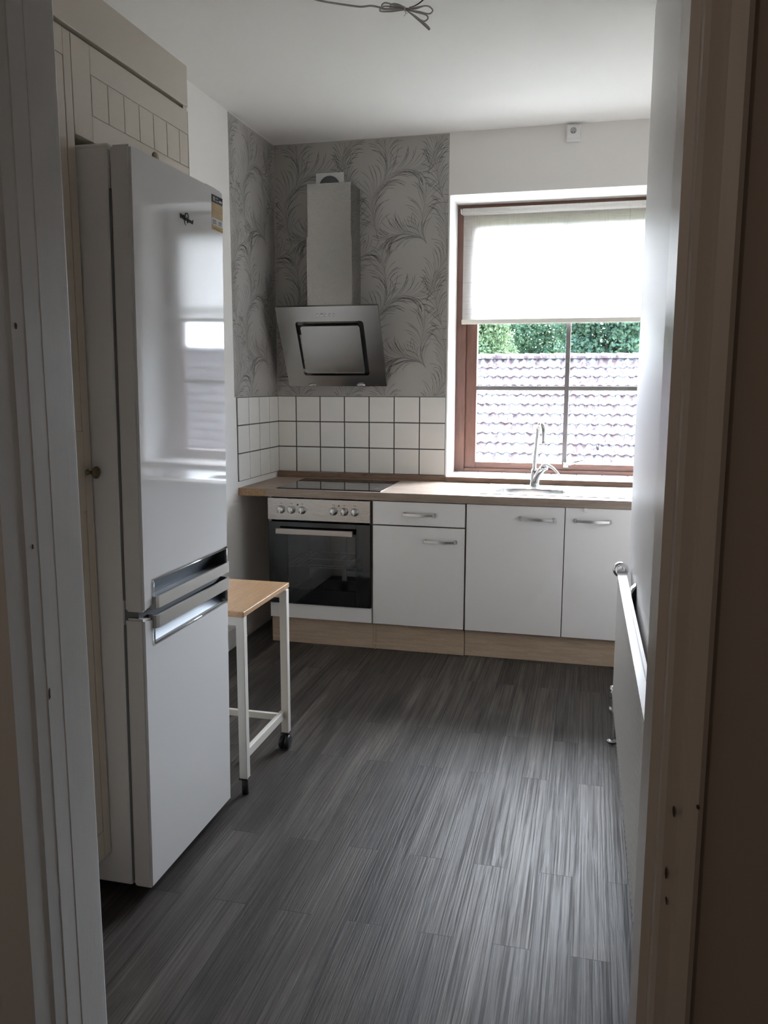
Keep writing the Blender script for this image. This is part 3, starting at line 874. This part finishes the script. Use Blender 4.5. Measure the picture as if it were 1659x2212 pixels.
for dz, ins in ((0, 0), (-.006, .002), (-.05, .006), (-.12, .012), (-.145, .022), (-.155, .045), (-.158, .08)):
    rings.append([b.verts.new((x, y, zt + dz)) for x, y in outline(40, ins)])
for a, c in zip(rings, rings[1:]):
    for k in range(40): f = b.faces.new((a[k], c[k], c[(k + 1) % 40], a[(k + 1) % 40])); f.smooth = True
b.faces.new(rings[-1])
obj('bowl', b, 'sinksteel', sk)
b = nb()
for i in range(6):
    y = -.45 + i * .058; tube(b, [(1.81, y, zt + .0002), (2.14, y - .01, zt + .0002)], .0035, 8, flatz=.45)
obj('drainer_rib', b, 'sinksteel', sk)
b = nb(); lathe(b, [(.032, 0), (.030, .003), (.012, .0035), (.0, .002)], (1.565, -.37, zt - .1578), 2, 24); obj('drain', b, 'chrome', sk)

# tap
tp = thing('tap', (1.57, -.125, zt), 'chrome mixer tap with a tall hooked spout behind the sink bowl', 'tap')
b = nb()
lathe(b, [(.029, 0), (.029, .004), (.025, .007), (.022, .05), (.021, .075), (.016, .095), (.0, .098)], (1.570, -.125, zt), 2, 28)
P = smooth_path([(1.574, -.126, zt + .012), (1.583, -.140, zt + .05), (1.602, -.158, zt + .085), (1.622, -.168, zt + .108)], 6)
tube(b, P, [.020 - .002 * k / len(P) for k in range(len(P))], 18)
lathe(b, [(.021, -.012), (.023, -.004), (.021, .008), (.0, .014)], (1.622, -.168, zt + .108), 2, 22)
obj('body', b, 'chrome', tp)
P = smooth_path([(1.5675, -.125, zt + .085), (1.570, -.125, zt + .15), (1.578, -.127, zt + .26), (1.583, -.133, zt + .318), (1.590, -.150, zt + .342), (1.600, -.172, zt + .348), (1.610, -.193, zt + .338), (1.616, -.207, zt + .315), (1.618, -.211, zt + .285), (1.618, -.212, zt + .252)], 6)
b = nb(); tube(b, P, .0118, 18); lathe(b, [(.0125, 0), (.0128, -.012), (.009, -.013), (.0, -.0128)], (1.618, -.212, zt + .254), 2, 20); obj('spout', b, 'chrome', tp)
P = smooth_path([(1.612, -.166, zt + .118), (1.634, -.172, zt + .126), (1.665, -.180, zt + .112), (1.690, -.186, zt + .090), (1.712, -.190, zt + .064)], 6)
b = nb(); tube(b, P, [.013 - .0065 * k / (len(P) - 1) for k in range(len(P))], 14, flatz=.6); obj('lever', b, 'chrome', tp)

# ------------------------------------------------------------------ cooker hood
ho = thing('cooker_hood', (.40, 0, 1.4), 'stainless steel cooker hood with a slanted front and tall chimney', 'cooker hood')
hx0, hx1 = .100, .700
A = Vector((0, -.275, 1.858)); B = Vector((0, -.052, 1.418))       # top / bottom front edge (y,z)
dn = (B - A); Ln = dn.length; dn.normalize(); nrm = Vector((0, dn.z, -dn.y))   # outward normal
if nrm.y > 0: nrm = -nrm
def hp(x, s, o=0):
    p = A + dn * s + nrm * o; return (x, p.y, p.z)
b = nb()
ix0, ix1, is0, is1 = .205, .607, .088, .425      # cut-out of the front
def quadface(bm, x0, x1, s0, s1, o0, o1, mi=0):
    c = [(x0, s0), (x1, s0), (x1, s1), (x0, s1)]
    a = [bm.verts.new(hp(x, s, o0)) for x, s in c]; d = [bm.verts.new(hp(x, s, o1)) for x, s in c]
    fs = [bm.faces.new(a), bm.faces.new(d[::-1])] + [bm.faces.new((a[i], d[i], d[(i + 1) % 4], a[(i + 1) % 4])) for i in range(4)]
    for f in fs: f.material_index = mi
    bmesh.ops.recalc_face_normals(bm, faces=fs)
    return fs
def rounded(x0, x1, s0, s1, r, n=5):
    out = []
    for cx_, cs_, a0 in ((x1 - r, s1 - r, 0), (x0 + r, s1 - r, PI / 2), (x0 + r, s0 + r, PI), (x1 - r, s0 + r, 1.5 * PI)):
        for k in range(n + 1):
            t = a0 + PI / 2 * k / n; out.append((cx_ + r * math.cos(t), cs_ + r * math.sin(t)))
    return out
inner = rounded(ix0, ix1, is0, is1, .018)
# front sheet with a rounded opening
bo = [b.verts.new(hp(x, s, 0)) for x, s in ((hx1, Ln), (hx0, Ln), (hx0, 0), (hx1, 0))]
bi = [b.verts.new(hp(x, s, 0)) for x, s in inner]
for c in range(4):
    seg = [bi[c * 6 + k] for k in range(6)]
    for k in range(5): b.faces.new((bo[c], seg[k], seg[k + 1]))
    b.faces.new((bo[c], seg[5], bi[(c * 6 + 6) % 24], bo[(c + 1) % 4]))
bb = [b.verts.new(hp(x, s, -.022)) for x, s in ((hx1, Ln), (hx0, Ln), (hx0, 0), (hx1, 0))]
for c in range(4): b.faces.new((bo[c], bo[(c + 1) % 4], bb[(c + 1) % 4], bb[c]))
# lip of the opening
bl = [b.verts.new(hp(x, s, -.020)) for x, s in rounded(ix0 + .008, ix1 - .008, is0 + .008, is1 - .008, .014)]
for k in range(24): b.faces.new((bi[k], bi[(k + 1) % 24], bl[(k + 1) % 24], bl[k]))
bmesh.ops.recalc_face_normals(b, faces=b.faces)
fp = obj('front_panel', b, 'brushed_x', ho)
b = nb(); quadface(b, ix0 - .01, ix1 + .01, is0 - .01, is1 + .01, -.0215, -.024); obj('intake_shadow_box', b, 'dark', ho)
b = nb()
pl = rounded(ix0 + .026, ix1 - .026, is0 + .030, is1 - .020, .012)
f0 = [b.verts.new(hp(x, s, .000)) for x, s in pl]; f1 = [b.verts.new(hp(x, s, -.010)) for x, s in pl]
b.faces.new(f0)
for k in range(24): b.faces.new((f0[k], f0[(k + 1) % 24], f1[(k + 1) % 24], f1[k]))
bmesh.ops.recalc_face_normals(b, faces=b.faces)
obj('cover_plate', b, 'brushed_x', ho)
b = nb()
prism(b, [(A.y + .03, 1.80), (-.002, 1.80), (-.002, 1.425), (B.y + .016, 1.420), (-.20, 1.76)], 0, hx0 + .10, hx1 - .13)
obj('housing', b, 'brushed_z', ho)
for i in range(5):
    x = .343 + i * .0245; b = nb()
    c0 = Vector(hp(x, .050, 0)); tube(b, [c0, c0 + nrm * .005, c0 + nrm * .0065], [.0072, .0072, .005], 16)
    obj('button', b, 'satin', ho)
for x in (.245, .545):
    b = nb(); lathe(b, [(.030, 0), (.030, -.006), (.022, -.008), (.0, -.006)], (x, -.040, 1.428), 2, 24); obj('lamp', b, 'chrome', ho)
CX0, CX1, CY = .264, .530, -.190
b = nb(); bx(b, CX0, CX1, CY, -.002, 1.80, 2.248, .0015); obj('chimney', b, 'brushed_z', ho, label='lower, slightly wider chimney sleeve')
b = nb()
for q in ((CX0 + .004, CX0 + .0055, CY + .004, -.002), (CX1 - .0055, CX1 - .004, CY + .004, -.002), (CX0 + .004, CX1 - .004, CY + .004, CY + .0055)):
    bx(b, *q, 2.20, 2.535)
obj('chimney', b, 'brushed_z', ho, label='upper chimney sleeve, open at the top')

# wall vent above the hood
vt = thing('wall_vent', (.3475, 0, 2.55), 'white square vent plate with a round duct hole above the chimney', 'vent')
b = nb(); n = 36; cx_, cz_, r = .345, 2.553, .064
vx0, vx1, vz0, vz1 = .265, .430, 2.47, 2.632
circ = [(cx_ + r * math.cos(2 * PI * (k + .5) / n), cz_ + r * math.sin(2 * PI * (k + .5) / n)) for k in range(n)]
def to_rect(x, z):
    dx, dz = x - cx_, z - cz_
    t = min(((vx1 if dx > 0 else vx0) - cx_) / dx if abs(dx) > 1e-9 else 1e9, ((vz1 if dz > 0 else vz0) - cz_) / dz if abs(dz) > 1e-9 else 1e9)
    return cx_ + dx * t, cz_ + dz * t
for yy in (-.012,):
    rect = [to_rect(x, z) for x, z in circ]
    for qx in (vx0, vx1):
        for qz in (vz0, vz1):
            k = min(range(n), key=lambda i: (rect[i][0] - qx) ** 2 + (rect[i][1] - qz) ** 2); rect[k] = (qx, qz)
    ci = [b.verts.new((x, yy, z)) for x, z in circ]; co = [b.verts.new((x, yy, z)) for x, z in rect]
    for k in range(n): b.faces.new((ci[k], co[k], co[(k + 1) % n], ci[(k + 1) % n]))
    cb = [b.verts.new((v.co.x, -.001, v.co.z)) for v in ci]; ob = [b.verts.new((v.co.x, -.001, v.co.z)) for v in co]
    for k in range(n):
        b.faces.new((ci[k], ci[(k + 1) % n], cb[(k + 1) % n], cb[k])); b.faces.new((co[k], ob[k], ob[(k + 1) % n], co[(k + 1) % n]))
obj('plate', b, 'white_plastic', vt)
b = nb(); lathe(b, [(.063, 0), (.063, .006), (.0, .004)], (cx_, -.0025, cz_), 1, 36, sgn=-1); obj('duct_flap', b, 'gasket', vt)

# ------------------------------------------------------------------ wall socket up by the ceiling
so = thing('wall_socket', (1.714, 0, 2.76), 'white surface socket high on the wall above the window', 'socket')
b = nb(); bx(b, 1.676, 1.752, -.036, -.001, 2.716, 2.796, .005); obj('housing', b, 'white_plastic', so)
b = nb(); bx(b, 1.683, 1.747, -.039, -.036, 2.727, 2.793, .0014); pl_ = obj('cover_plate', b, 'white_plastic', so)
b = nb(); lathe(b, [(.0165, 0), (.0165, .0012), (.0145, .0013), (.0140, .0003), (.0, .0003)], (1.713, -.039, 2.765), 1, 28, sgn=-1)
obj('socket_face', b, 'cable', so)
b = nb()
for dx in (-.0065, .0065): lathe(b, [(.0026, 0), (.0026, .0004), (.0, .0005)], (1.713 + dx, -.0394, 2.757), 1, 12, sgn=-1)
obj('pin_hole', b, 'black', so)

# ------------------------------------------------------------------ cable hanging from the ceiling
ca = thing('lamp_cable', (1.186, -1.8, 2.706), 'tied bundle of grey lamp cable hanging from the ceiling', 'cable')
cy = -1.8
loops = [
 ([(0.74, 2.809), (0.80, 2.791), (.868, 2.766), (.895, 2.758), (.941, 2.747), (.989, 2.736), (1.03, 2.728), (1.064, 2.728), (1.095, 2.72), (1.119, 2.711), (1.186, 2.706)], .0036, 0),
 ([(1.186, 2.706), (1.129, 2.722), (1.102, 2.725), (1.093, 2.716), (1.102, 2.71), (1.136, 2.705), (1.186, 2.704)], .0026, .012),
 ([(1.186, 2.709), (1.146, 2.72), (1.119, 2.728), (1.106, 2.721), (1.112, 2.711), (1.146, 2.708), (1.186, 2.706)], .0026, -.012),
 ([(1.186, 2.71), (1.162, 2.726), (1.139, 2.734), (1.129, 2.73), (1.13, 2.717), (1.152, 2.711), (1.186, 2.706)], .0026, .02),
 ([(1.186, 2.709), (1.213, 2.709), (1.247, 2.708)], .0026, .015),
 ([(1.186, 2.706), (1.229, 2.705), (1.266, 2.703), (1.284, 2.689), (1.282, 2.68), (1.269, 2.678), (1.236, 2.69), (1.189, 2.704)], .0026, -.015),
 ([(1.186, 2.706), (1.219, 2.695), (1.256, 2.684), (1.264, 2.673), (1.254, 2.665), (1.239, 2.669), (1.213, 2.687), (1.188, 2.703)], .0026, .01),
 ([(1.188, 2.704), (1.219, 2.677), (1.262, 2.638), (1.273, 2.628), (1.268, 2.640), (1.229, 2.673), (1.189, 2.702)], .0026, -.01)]
b = nb()
for pts, r, dy in loops:
    L = len(pts)
    P = smooth_path([(x, cy + dy * math.sin(PI * i / (L - 1)), z) for i, (x, z) in enumerate(pts)], 6); tube(b, P, r, 8)
obj('cord', b, 'cable', ca)
b = nb()
for off in (0, .004):
    tube(b, smooth_path([(1.200, cy, 2.710 - off * .3), (1.214 + off, cy, 2.712), (1.230 + off, cy + .004, 2.720), (1.247 + off, cy, 2.729), (1.262 + off, cy, 2.745), (1.285 + off, cy - .004, 2.809)], 5), .0011, 6)
obj('bare_wire', b, 'black', ca)
b = nb(); tube(b, smooth_path([(1.186, cy - .008, 2.712), (1.186, cy - .010, 2.700), (1.190, cy - .009, 2.689), (1.184, cy - .009, 2.679)], 4), .0008, 6)
tube(b, [(1.186 + .0001 * k, cy + .009 * math.cos(k * PI / 4), 2.706 + .007 * math.sin(k * PI / 4)) for k in range(9)], .0009, 6)
tube(b, smooth_path([(1.186, cy - .010, 2.696), (1.191, cy - .010, 2.689), (1.198, cy - .009, 2.687)], 4), .0007, 6)
obj('string_tie', b, 'twine', ca)

# ------------------------------------------------------------------ wheeled side table
tb = thing('side_table', (.47, -2.07, 0), 'small side table with a beech top and white metal legs, beside the fridge', 'table')
tx0, tx1, ty0, ty1 = .21, .748, -2.288, -1.845
b = nb(); bx(b, tx0, tx1, ty0, ty1, .648, .668, .0025); obj('table_top', b, 'tabletop', tb)
def leg(x, y, bottom):
    b = nb(); bx(b, x - .0145, x + .0145, y - .0145, y + .0145, bottom, .647, .002); return obj('leg', b, 'whitemetal', tb)
LN = [(.7285, -2.264), (.7365, -1.874), (.235, -2.264), (.235, -1.874)]
for i, (x, y) in enumerate(LN):
    lg = leg(x, y, .062 if i % 2 == 0 else .068)
    if i % 2 == 0:
        b = nb(); bx(b, x - .017, x + .017, y - .017, y + .017, .058, .063, .001)
        lathe(b, [(.0105, .001), (.012, .002), (.012, .060)], (x, y, 0), 2, 18); obj('foot', b, 'black', lg)
    else:
        b = nb(); bx(b, x - .017, x + .017, y - .017, y + .017, .064, .069, .001); tube(b, [(x, y, .066), (x, y, .050)], .005, 10)
        bx(b, x - .012, x + .012, y - .012, y + .018, .044, .056, .003); obj('castor_fork', b, 'black', lg)
        b = nb()
        for s in (-1, 1):
            lathe(b, [(.010, .003), (.026, .004), (.028, .008), (.028, .016), (.024, .020), (.008, .021), (.0, .019)], (x - .002, y - .008, .0285), 0, 28, sgn=s)
        obj('castor_wheel', b, 'black', lg)
b = nb(); bx(b, .719, .737, -2.25, -1.888, .128, .160, .002); obj('rail', b, 'whitemetal', tb)
b = nb(); bx(b, .226, .244, -2.25, -1.888, .128, .160, .002); obj('rail', b, 'whitemetal', tb)
b = nb(); bx(b, .244, .722, -1.882, -1.866, .114, .140, .002); obj('rail', b, 'whitemetal', tb)
b = nb(); bx(b, .25, .722, -2.276, -2.256, .615, .647, .002); bx(b, .25, .722, -1.884, -1.864, .615, .647, .002)
bx(b, .690, .722, -2.20, -1.886, .630, .647, .002); obj('apron', b, 'whitemetal', tb)
for yy, zz in ((-2.245, .143), (-1.897, .143)):
    b = nb(); tube(b, [(.7365, yy, zz), (.7405, yy, zz)], .0035, 10); obj('screw', b, 'satin', tb)

# ------------------------------------------------------------------ radiator on the right-hand wall
ra = thing('radiator', (2.0, -2.4, .2), 'white ribbed panel radiator on the right-hand wall', 'radiator')
RY0, RY1 = -3.25, -1.56; SL = .009
def rx(y): return 1.986 + SL * (RY1 - y)      # front face drifts towards the wall coming nearer
bm = nb(); n = 58; pr = []
for i in range(n):
    y = RY1 - (RY1 - RY0) * i / n; p = (RY1 - RY0) / n
    for f, d in ((0, .006), (.18, 0), (.62, 0), (.80, .006)): pr.append((y - f * p, d))
top, bot = .706, .205
fv = [[bm.verts.new((rx(y) + d, y, z)) for z in (bot, bot + .018, top - .018, top)] for y, d in pr]
for k, (y, d) in enumerate(pr):          # flatten towards top edge
    fv[k][3].co.x = rx(y) + .004; fv[k][2].co.x = rx(y) + d
for a, c in zip(fv, fv[1:]):
    for k in range(3): bm.faces.new((a[k], c[k], c[k + 1], a[k + 1]))
bv = [[bm.verts.new((rx(y) + .026, y, z)) for z in (bot, top)] for y, d in pr]
for k in range(len(pr) - 1):
    bm.faces.new((bv[k][0], bv[k][1], bv[k + 1][1], bv[k + 1][0]))
    bm.faces.new((fv[k][3], fv[k + 1][3], bv[k + 1][1], bv[k][1])); bm.faces.new((fv[k][0], bv[k][0], bv[k + 1][0], fv[k + 1][0]))
for k in (0, -1): bm.faces.new((fv[k][0], fv[k][1], fv[k][2], fv[k][3], bv[k][1], bv[k][0]))
bmesh.ops.recalc_face_normals(bm, faces=bm.faces)
obj('panel', bm, 'radiator', ra)
b = nb(); pts = [(rx(RY1) - .003, RY1), (rx(RY0) - .003, RY0), (rx(RY0) + .030, RY0), (rx(RY1) + .030, RY1)]
prism(b, pts, 2, top + .0005, top + .010, .002)
obj('top_cover', b, 'radiator', ra)
b = nb(); prism(b, [(rx(RY1) + .018, RY1 - .05), (rx(RY0) + .018, RY0), (rx(RY0) + .0205, RY0), (rx(RY1) + .0205, RY1 - .05)], 2, top + .0105, top + .0125)
obj('grille', b, 'gasket', ra)
b = nb(); tube(b, [(rx(RY1) + .012, RY1 + .002, .724), (rx(RY1) + .012, RY1 + .022, .724)], [.016, .016], 20)
lathe(b, [(.020, 0), (.029, .003), (.030, .012), (.026, .016), (.028, .020), (.028, .030), (.020, .036), (.0, .037)], (rx(RY1) + .010, RY1 + .010, .722), 1, 30)
obj('thermostat_head', b, 'chrome', ra)
for yy in (-1.90, -3.1):
    b = nb(); prism(b, [(rx(yy) + .028, .735), (XS - .002, .752), (XS - .002, .742), (rx(yy) + .030, .720)], 1, yy - .02, yy + .02, .001)
    bx(b, XS - .014, XS - .001, yy - .018, yy + .018, .30, .742, .001, mi=1); 
    obj('bracket', b, ['satin', 'black'], ra)
b = nb(); vx, vy = 1.992, -1.50
lathe(b, [(.014, 0), (.016, .01), (.012, .02), (.016, .035), (.013, .05), (.0, .052)], (vx, vy, .185), 2, 16)
lathe(b, [(.012, 0), (.014, .015), (.010, .02), (.010, .05)], (vx, RY1 + .002, .222), 1, 16)
tube(b, smooth_path([(vx, vy, .19), (vx - .004, vy, .14), (vx + .002, vy + .002, .10), (vx + .002, vy, .001)], 5), .0085, 12)
lathe(b, [(.013, 0), (.015, .008), (.013, .022), (.009, .026)], (vx - .003, vy, .125), 2, 6)
lathe(b, [(.022, 0), (.020, .006), (.010, .009)], (vx + .002, vy, .001), 2, 20)
obj('valve', b, 'chrome', ra)

# ------------------------------------------------------------------ outside: the neighbour's roof, trees, ground
hs = thing('house', (2, 18, -3.4), 'house across the yard with a weathered pinkish pantile roof', 'house')
RD, RZ, PITCH = 16.0, 2.06, math.radians(48)
GA, TW = .288, .200
nC, nT = 17, 104; X0R = -8.0
bm = nb(); c_, s_ = math.cos(PITCH), math.sin(PITCH)
prof = []
for k in range(9):
    u = k / 8
    h = .040 * math.sin(PI * u / .62) if u < .62 else -.012 * math.sin(PI * (u - .62) / .38)
    prof.append((u * TW, h))
rnd = random.Random(3)
for ci in range(nC):
    for ti in range(nT):
        jit = rnd.uniform(-.006, .006); lift = rnd.uniform(0, .008)
        rows = []
        for t, o in ((ci * GA + .0, .0), ((ci + 1) * GA + .05 + jit, .034 + lift), ((ci + 1) * GA + .05 + jit, .004)):
            rows.append([bm.verts.new((X0R + ti * TW + px, RD - t * c_ - (o + h) * s_, RZ - t * s_ + (o + h) * c_)) for px, h in prof])
        for a, b2 in zip(rows, rows[1:]):
            for k in range(8): f = bm.faces.new((a[k], a[k + 1], b2[k + 1], b2[k]))
roof_o = obj('roof', bm, 'roof', hs)
bm = nb()
Wd = nT * TW
for i in range(int(Wd / .36)):
    x0 = X0R + i * .36
    ring0 = [bm.verts.new((x0 - .02, RD + .11 * math.cos(a), RZ + .0 + .13 * math.sin(a))) for a in [PI * k / 8 for k in range(9)]]
    ring1 = [bm.verts.new((x0 + .37, RD + .095 * math.cos(a), RZ - .01 + .115 * math.sin(a))) for a in [PI * k / 8 for k in range(9)]]
    for k in range(8): bm.faces.new((ring0[k], ring0[k + 1], ring1[k + 1], ring1[k]))
obj('ridge_tiles', bm, 'roof', roof_o)
bm = nb()
vs = [bm.verts.new(p) for p in ((X0R, RD, RZ), (X0R + Wd, RD, RZ), (X0R + Wd, RD + 4, RZ - 4 * s_ / c_), (X0R, RD + 4, RZ - 4 * s_ / c_))]; bm.faces.new(vs)
obj('rear_slope', bm, 'roof', roof_o)
b = nb(); ey = RD - nC * GA * c_ + .45; ez = RZ - nC * GA * s_ - .05
bx(b, X0R + .2, X0R + Wd - .2, ey, RD + 3.3, -3.4, ez)
prism(b, [(ey, ez), (RD + 3.3, ez), (RD, RZ - .15)], 0, X0R + .2, X0R + Wd - .2)
obj('wall', b, 'brick', hs)
b = nb(); t = 9.35 * GA; px, py, pz = 2.03, RD - t * c_ - .05, RZ - t * s_ + .06
tube(b, [(px, py, pz), (px + .02, py - .06, pz - .07), (px + .03, py - .05, pz - .15)], [.02, .028, .02], 8); obj('roof_hook', b, 'black', hs)

struct('ground', bx(nb(), -60, 60, .37, 120, -3.6, -3.4), 'ground')

def tree(x, y, h, r, mats, label, seed, n=40000):
    rn = random.Random(seed)
    t = thing('tree', (x, y, -3.4), label, 'tree', 'trees behind the neighbouring roof')
    b = nb(); tube(b, smooth_path([(x, y, -3.4), (x + .1, y, -1.5), (x - .05, y + .1, h * .35)], 4), .22, 10)
    for k in range(5):
        a = 2 * PI * k / 5; tube(b, [(x, y, h * .15), (x + .5 * r * math.cos(a), y + .5 * r * math.sin(a), h * .6)], [.12, .04], 7)
    obj('trunk', b, 'bark', t)
    b = nb()
    clumps = []
    for k in range(90):
        a = rn.uniform(0, 2 * PI); rr = r * math.sqrt(rn.uniform(0, 1)); zz = rn.uniform(-.6, h)
        sc = math.sqrt(max(.1, 1 - ((zz - h * .42) / (h * .75)) ** 2))
        clumps.append((x + rr * sc * math.cos(a), y + rr * sc * math.sin(a), zz, rn.uniform(.55, 1.05)))
    for i in range(n):
        cx_, cy_, cz_, cr = clumps[i % len(clumps)]
        d = Vector((rn.gauss(0, 1), rn.gauss(0, 1), rn.gauss(0, 1))).normalized()
        p = Vector((cx_, cy_, cz_)) + d * cr * (.75 + .25 * rn.random())
        nn = (d + Vector((rn.uniform(-.6, .6), rn.uniform(-.6, .6), rn.uniform(-.3, .8)))).normalized()
        u = nn.orthogonal().normalized(); w = nn.cross(u); a = rn.uniform(0, 2 * PI)
        u2 = u * math.cos(a) + w * math.sin(a); w2 = nn.cross(u2); s = rn.uniform(.045, .08)
        q = [p + u2 * s * 1.5, p + w2 * s * .75 + u2 * s * .2, p - u2 * s * 1.2, p - w2 * s * .75 + u2 * s * .2]
        f = b.faces.new([b.verts.new(v) for v in q]); f.material_index = 0 if rn.random() < .7 else 1
    obj('foliage', b, mats, t)
tree(-3.0, 30.0, 5.0, 1.5, ['leaf_b', 'leaf_a'], 'bright green tree at the left edge of the glass, behind the roof', 1)
tree(2.2, 30.0, 6.0, 1.5, ['leaf_c', 'leaf_a'], 'deep green tree right of the upright glazing bar, behind the roof', 2)
tree(-0.6, 36.5, 6.6, 1.85, ['leaf_a', 'leaf_c'], 'tall mid green tree just left of the upright glazing bar, set farther back', 4)
tree(5.0, 36.5, 6.6, 1.85, ['leaf_a', 'leaf_b'], 'tall pale green tree at the right edge of the glass, set farther back', 5)
tree(-6.2, 36.5, 6.2, 1.85, ['leaf_c', 'leaf_b'], 'tree at the far left, mostly hidden by the brown window frame', 6)

# ------------------------------------------------------------------ light: hazy bright sky, sun behind thin cloud ahead
w = bpy.data.worlds.new('World'); S.world = w; w.use_nodes = True
nt = w.node_tree; bg = nt.nodes['Background']
tc = nd(nt, 'ShaderNodeTexCoord')
nv = nd(nt, 'ShaderNodeVectorMath', operation='NORMALIZE'); nt.links.new(tc.outputs['Generated'], nv.inputs[0])
dt = nd(nt, 'ShaderNodeVectorMath', operation='DOT_PRODUCT'); nt.links.new(nv.outputs[0], dt.inputs[0])
gd = Vector((.10, .80, .60)).normalized(); dt.inputs[1].default_value = gd
mr = nd(nt, 'ShaderNodeMapRange', interpolation_type='SMOOTHERSTEP')
mr.inputs['From Min'].default_value = .45; mr.inputs['From Max'].default_value = 1.0
nt.links.new(dt.outputs['Value'], mr.inputs['Value'])
mc = nd(nt, 'ShaderNodeMix', data_type='RGBA')
nt.links.new(mr.outputs['Result'], mc.inputs['Factor'])
SKY = 6.0; GLOW = 56.0
mc.inputs['A'].default_value = (SKY * .64, SKY * .86, SKY * 1.20, 1)
mc.inputs['B'].default_value = (GLOW * .90, GLOW * .965, GLOW * 1.06, 1)
mc.clamp_result = False
nt.links.new(mc.outputs['Result'], bg.inputs['Color']); bg.inputs['Strength'].default_value = 1
w.cycles.sampling_method = 'AUTOMATIC'

# portal in the window opening guides the sky's light (emits nothing itself)
pl = bpy.data.lights.new('window_portal', 'AREA'); pl.shape = 'RECTANGLE'; pl.size = WX1 - WX0; pl.size_y = WZ1 - WZ0
pl.cycles.is_portal = True
po = bpy.data.objects.new('window_portal', pl); COL.objects.link(po)
po.location = ((WX0 + WX1) / 2, .375, (WZ0 + WZ1) / 2); po.rotation_euler = (-PI / 2, 0, 0)

# weak warm fill lamp, added unseen in the hall to brighten the door frame
hl = thing('hall_fill_lamp', (1.2, -6.4, 2.3), 'unseen ceiling lamp added at the back of the hall as fill light for the door frame', 'lamp')
b = nb(); lathe(b, [(.02, .51), (.05, .50), (.05, .48), (.006, .47), (.006, .14), (.02, .13), (.03, .11)], (1.2, -6.4, 2.3), 2, 20); obj('fill_pendant', b, 'white_plastic', hl)
ll = bpy.data.lights.new('fill_bulb', 'POINT'); ll.energy = 7.5; ll.color = (1, .86, .73); ll.shadow_soft_size = .06
lo = bpy.data.objects.new('fill_bulb', ll); COL.objects.link(lo); lo.parent = hl; lo.location = (0, 0, .03)

# ------------------------------------------------------------------ camera
F, yaw, pitch, roll = 1795.42, .241316, .152449, .002519
f = Vector((-math.sin(yaw) * math.cos(pitch), math.cos(yaw) * math.cos(pitch), -math.sin(pitch)))
r = Vector((math.cos(yaw), math.sin(yaw), 0)); u = r.cross(f)
r2 = r * math.cos(roll) + u * math.sin(roll); u2 = u * math.cos(roll) - r * math.sin(roll)
cd = bpy.data.cameras.new('camera'); cam = bpy.data.objects.new('camera', cd); COL.objects.link(cam)
cd.sensor_fit = 'HORIZONTAL'; cd.sensor_width = 36; cd.lens = F / 1659 * 36; cd.clip_start = .02; cd.clip_end = 500
m = Matrix.Identity(4)
for i in range(3): m[i][0], m[i][1], m[i][2] = r2[i], u2[i], -f[i]
m.translation = (1.85778, -4.81634, 1.42934)
cam.matrix_world = m
S.camera = cam

# ------------------------------------------------------------------ view and sampling settings
S.view_settings.view_transform = 'Standard'; S.view_settings.look = 'None'
S.view_settings.gamma = 1; S.view_settings.use_curve_mapping = False
S.view_settings.exposure = 0.22
cy_ = S.cycles
cy_.max_bounces = 14; cy_.diffuse_bounces = 8; cy_.glossy_bounces = 6; cy_.transparent_max_bounces = 12; cy_.transmission_bounces = 6
cy_.sample_clamp_indirect = 12; cy_.use_denoising = True
cy_.caustics_reflective = False; cy_.caustics_refractive = False
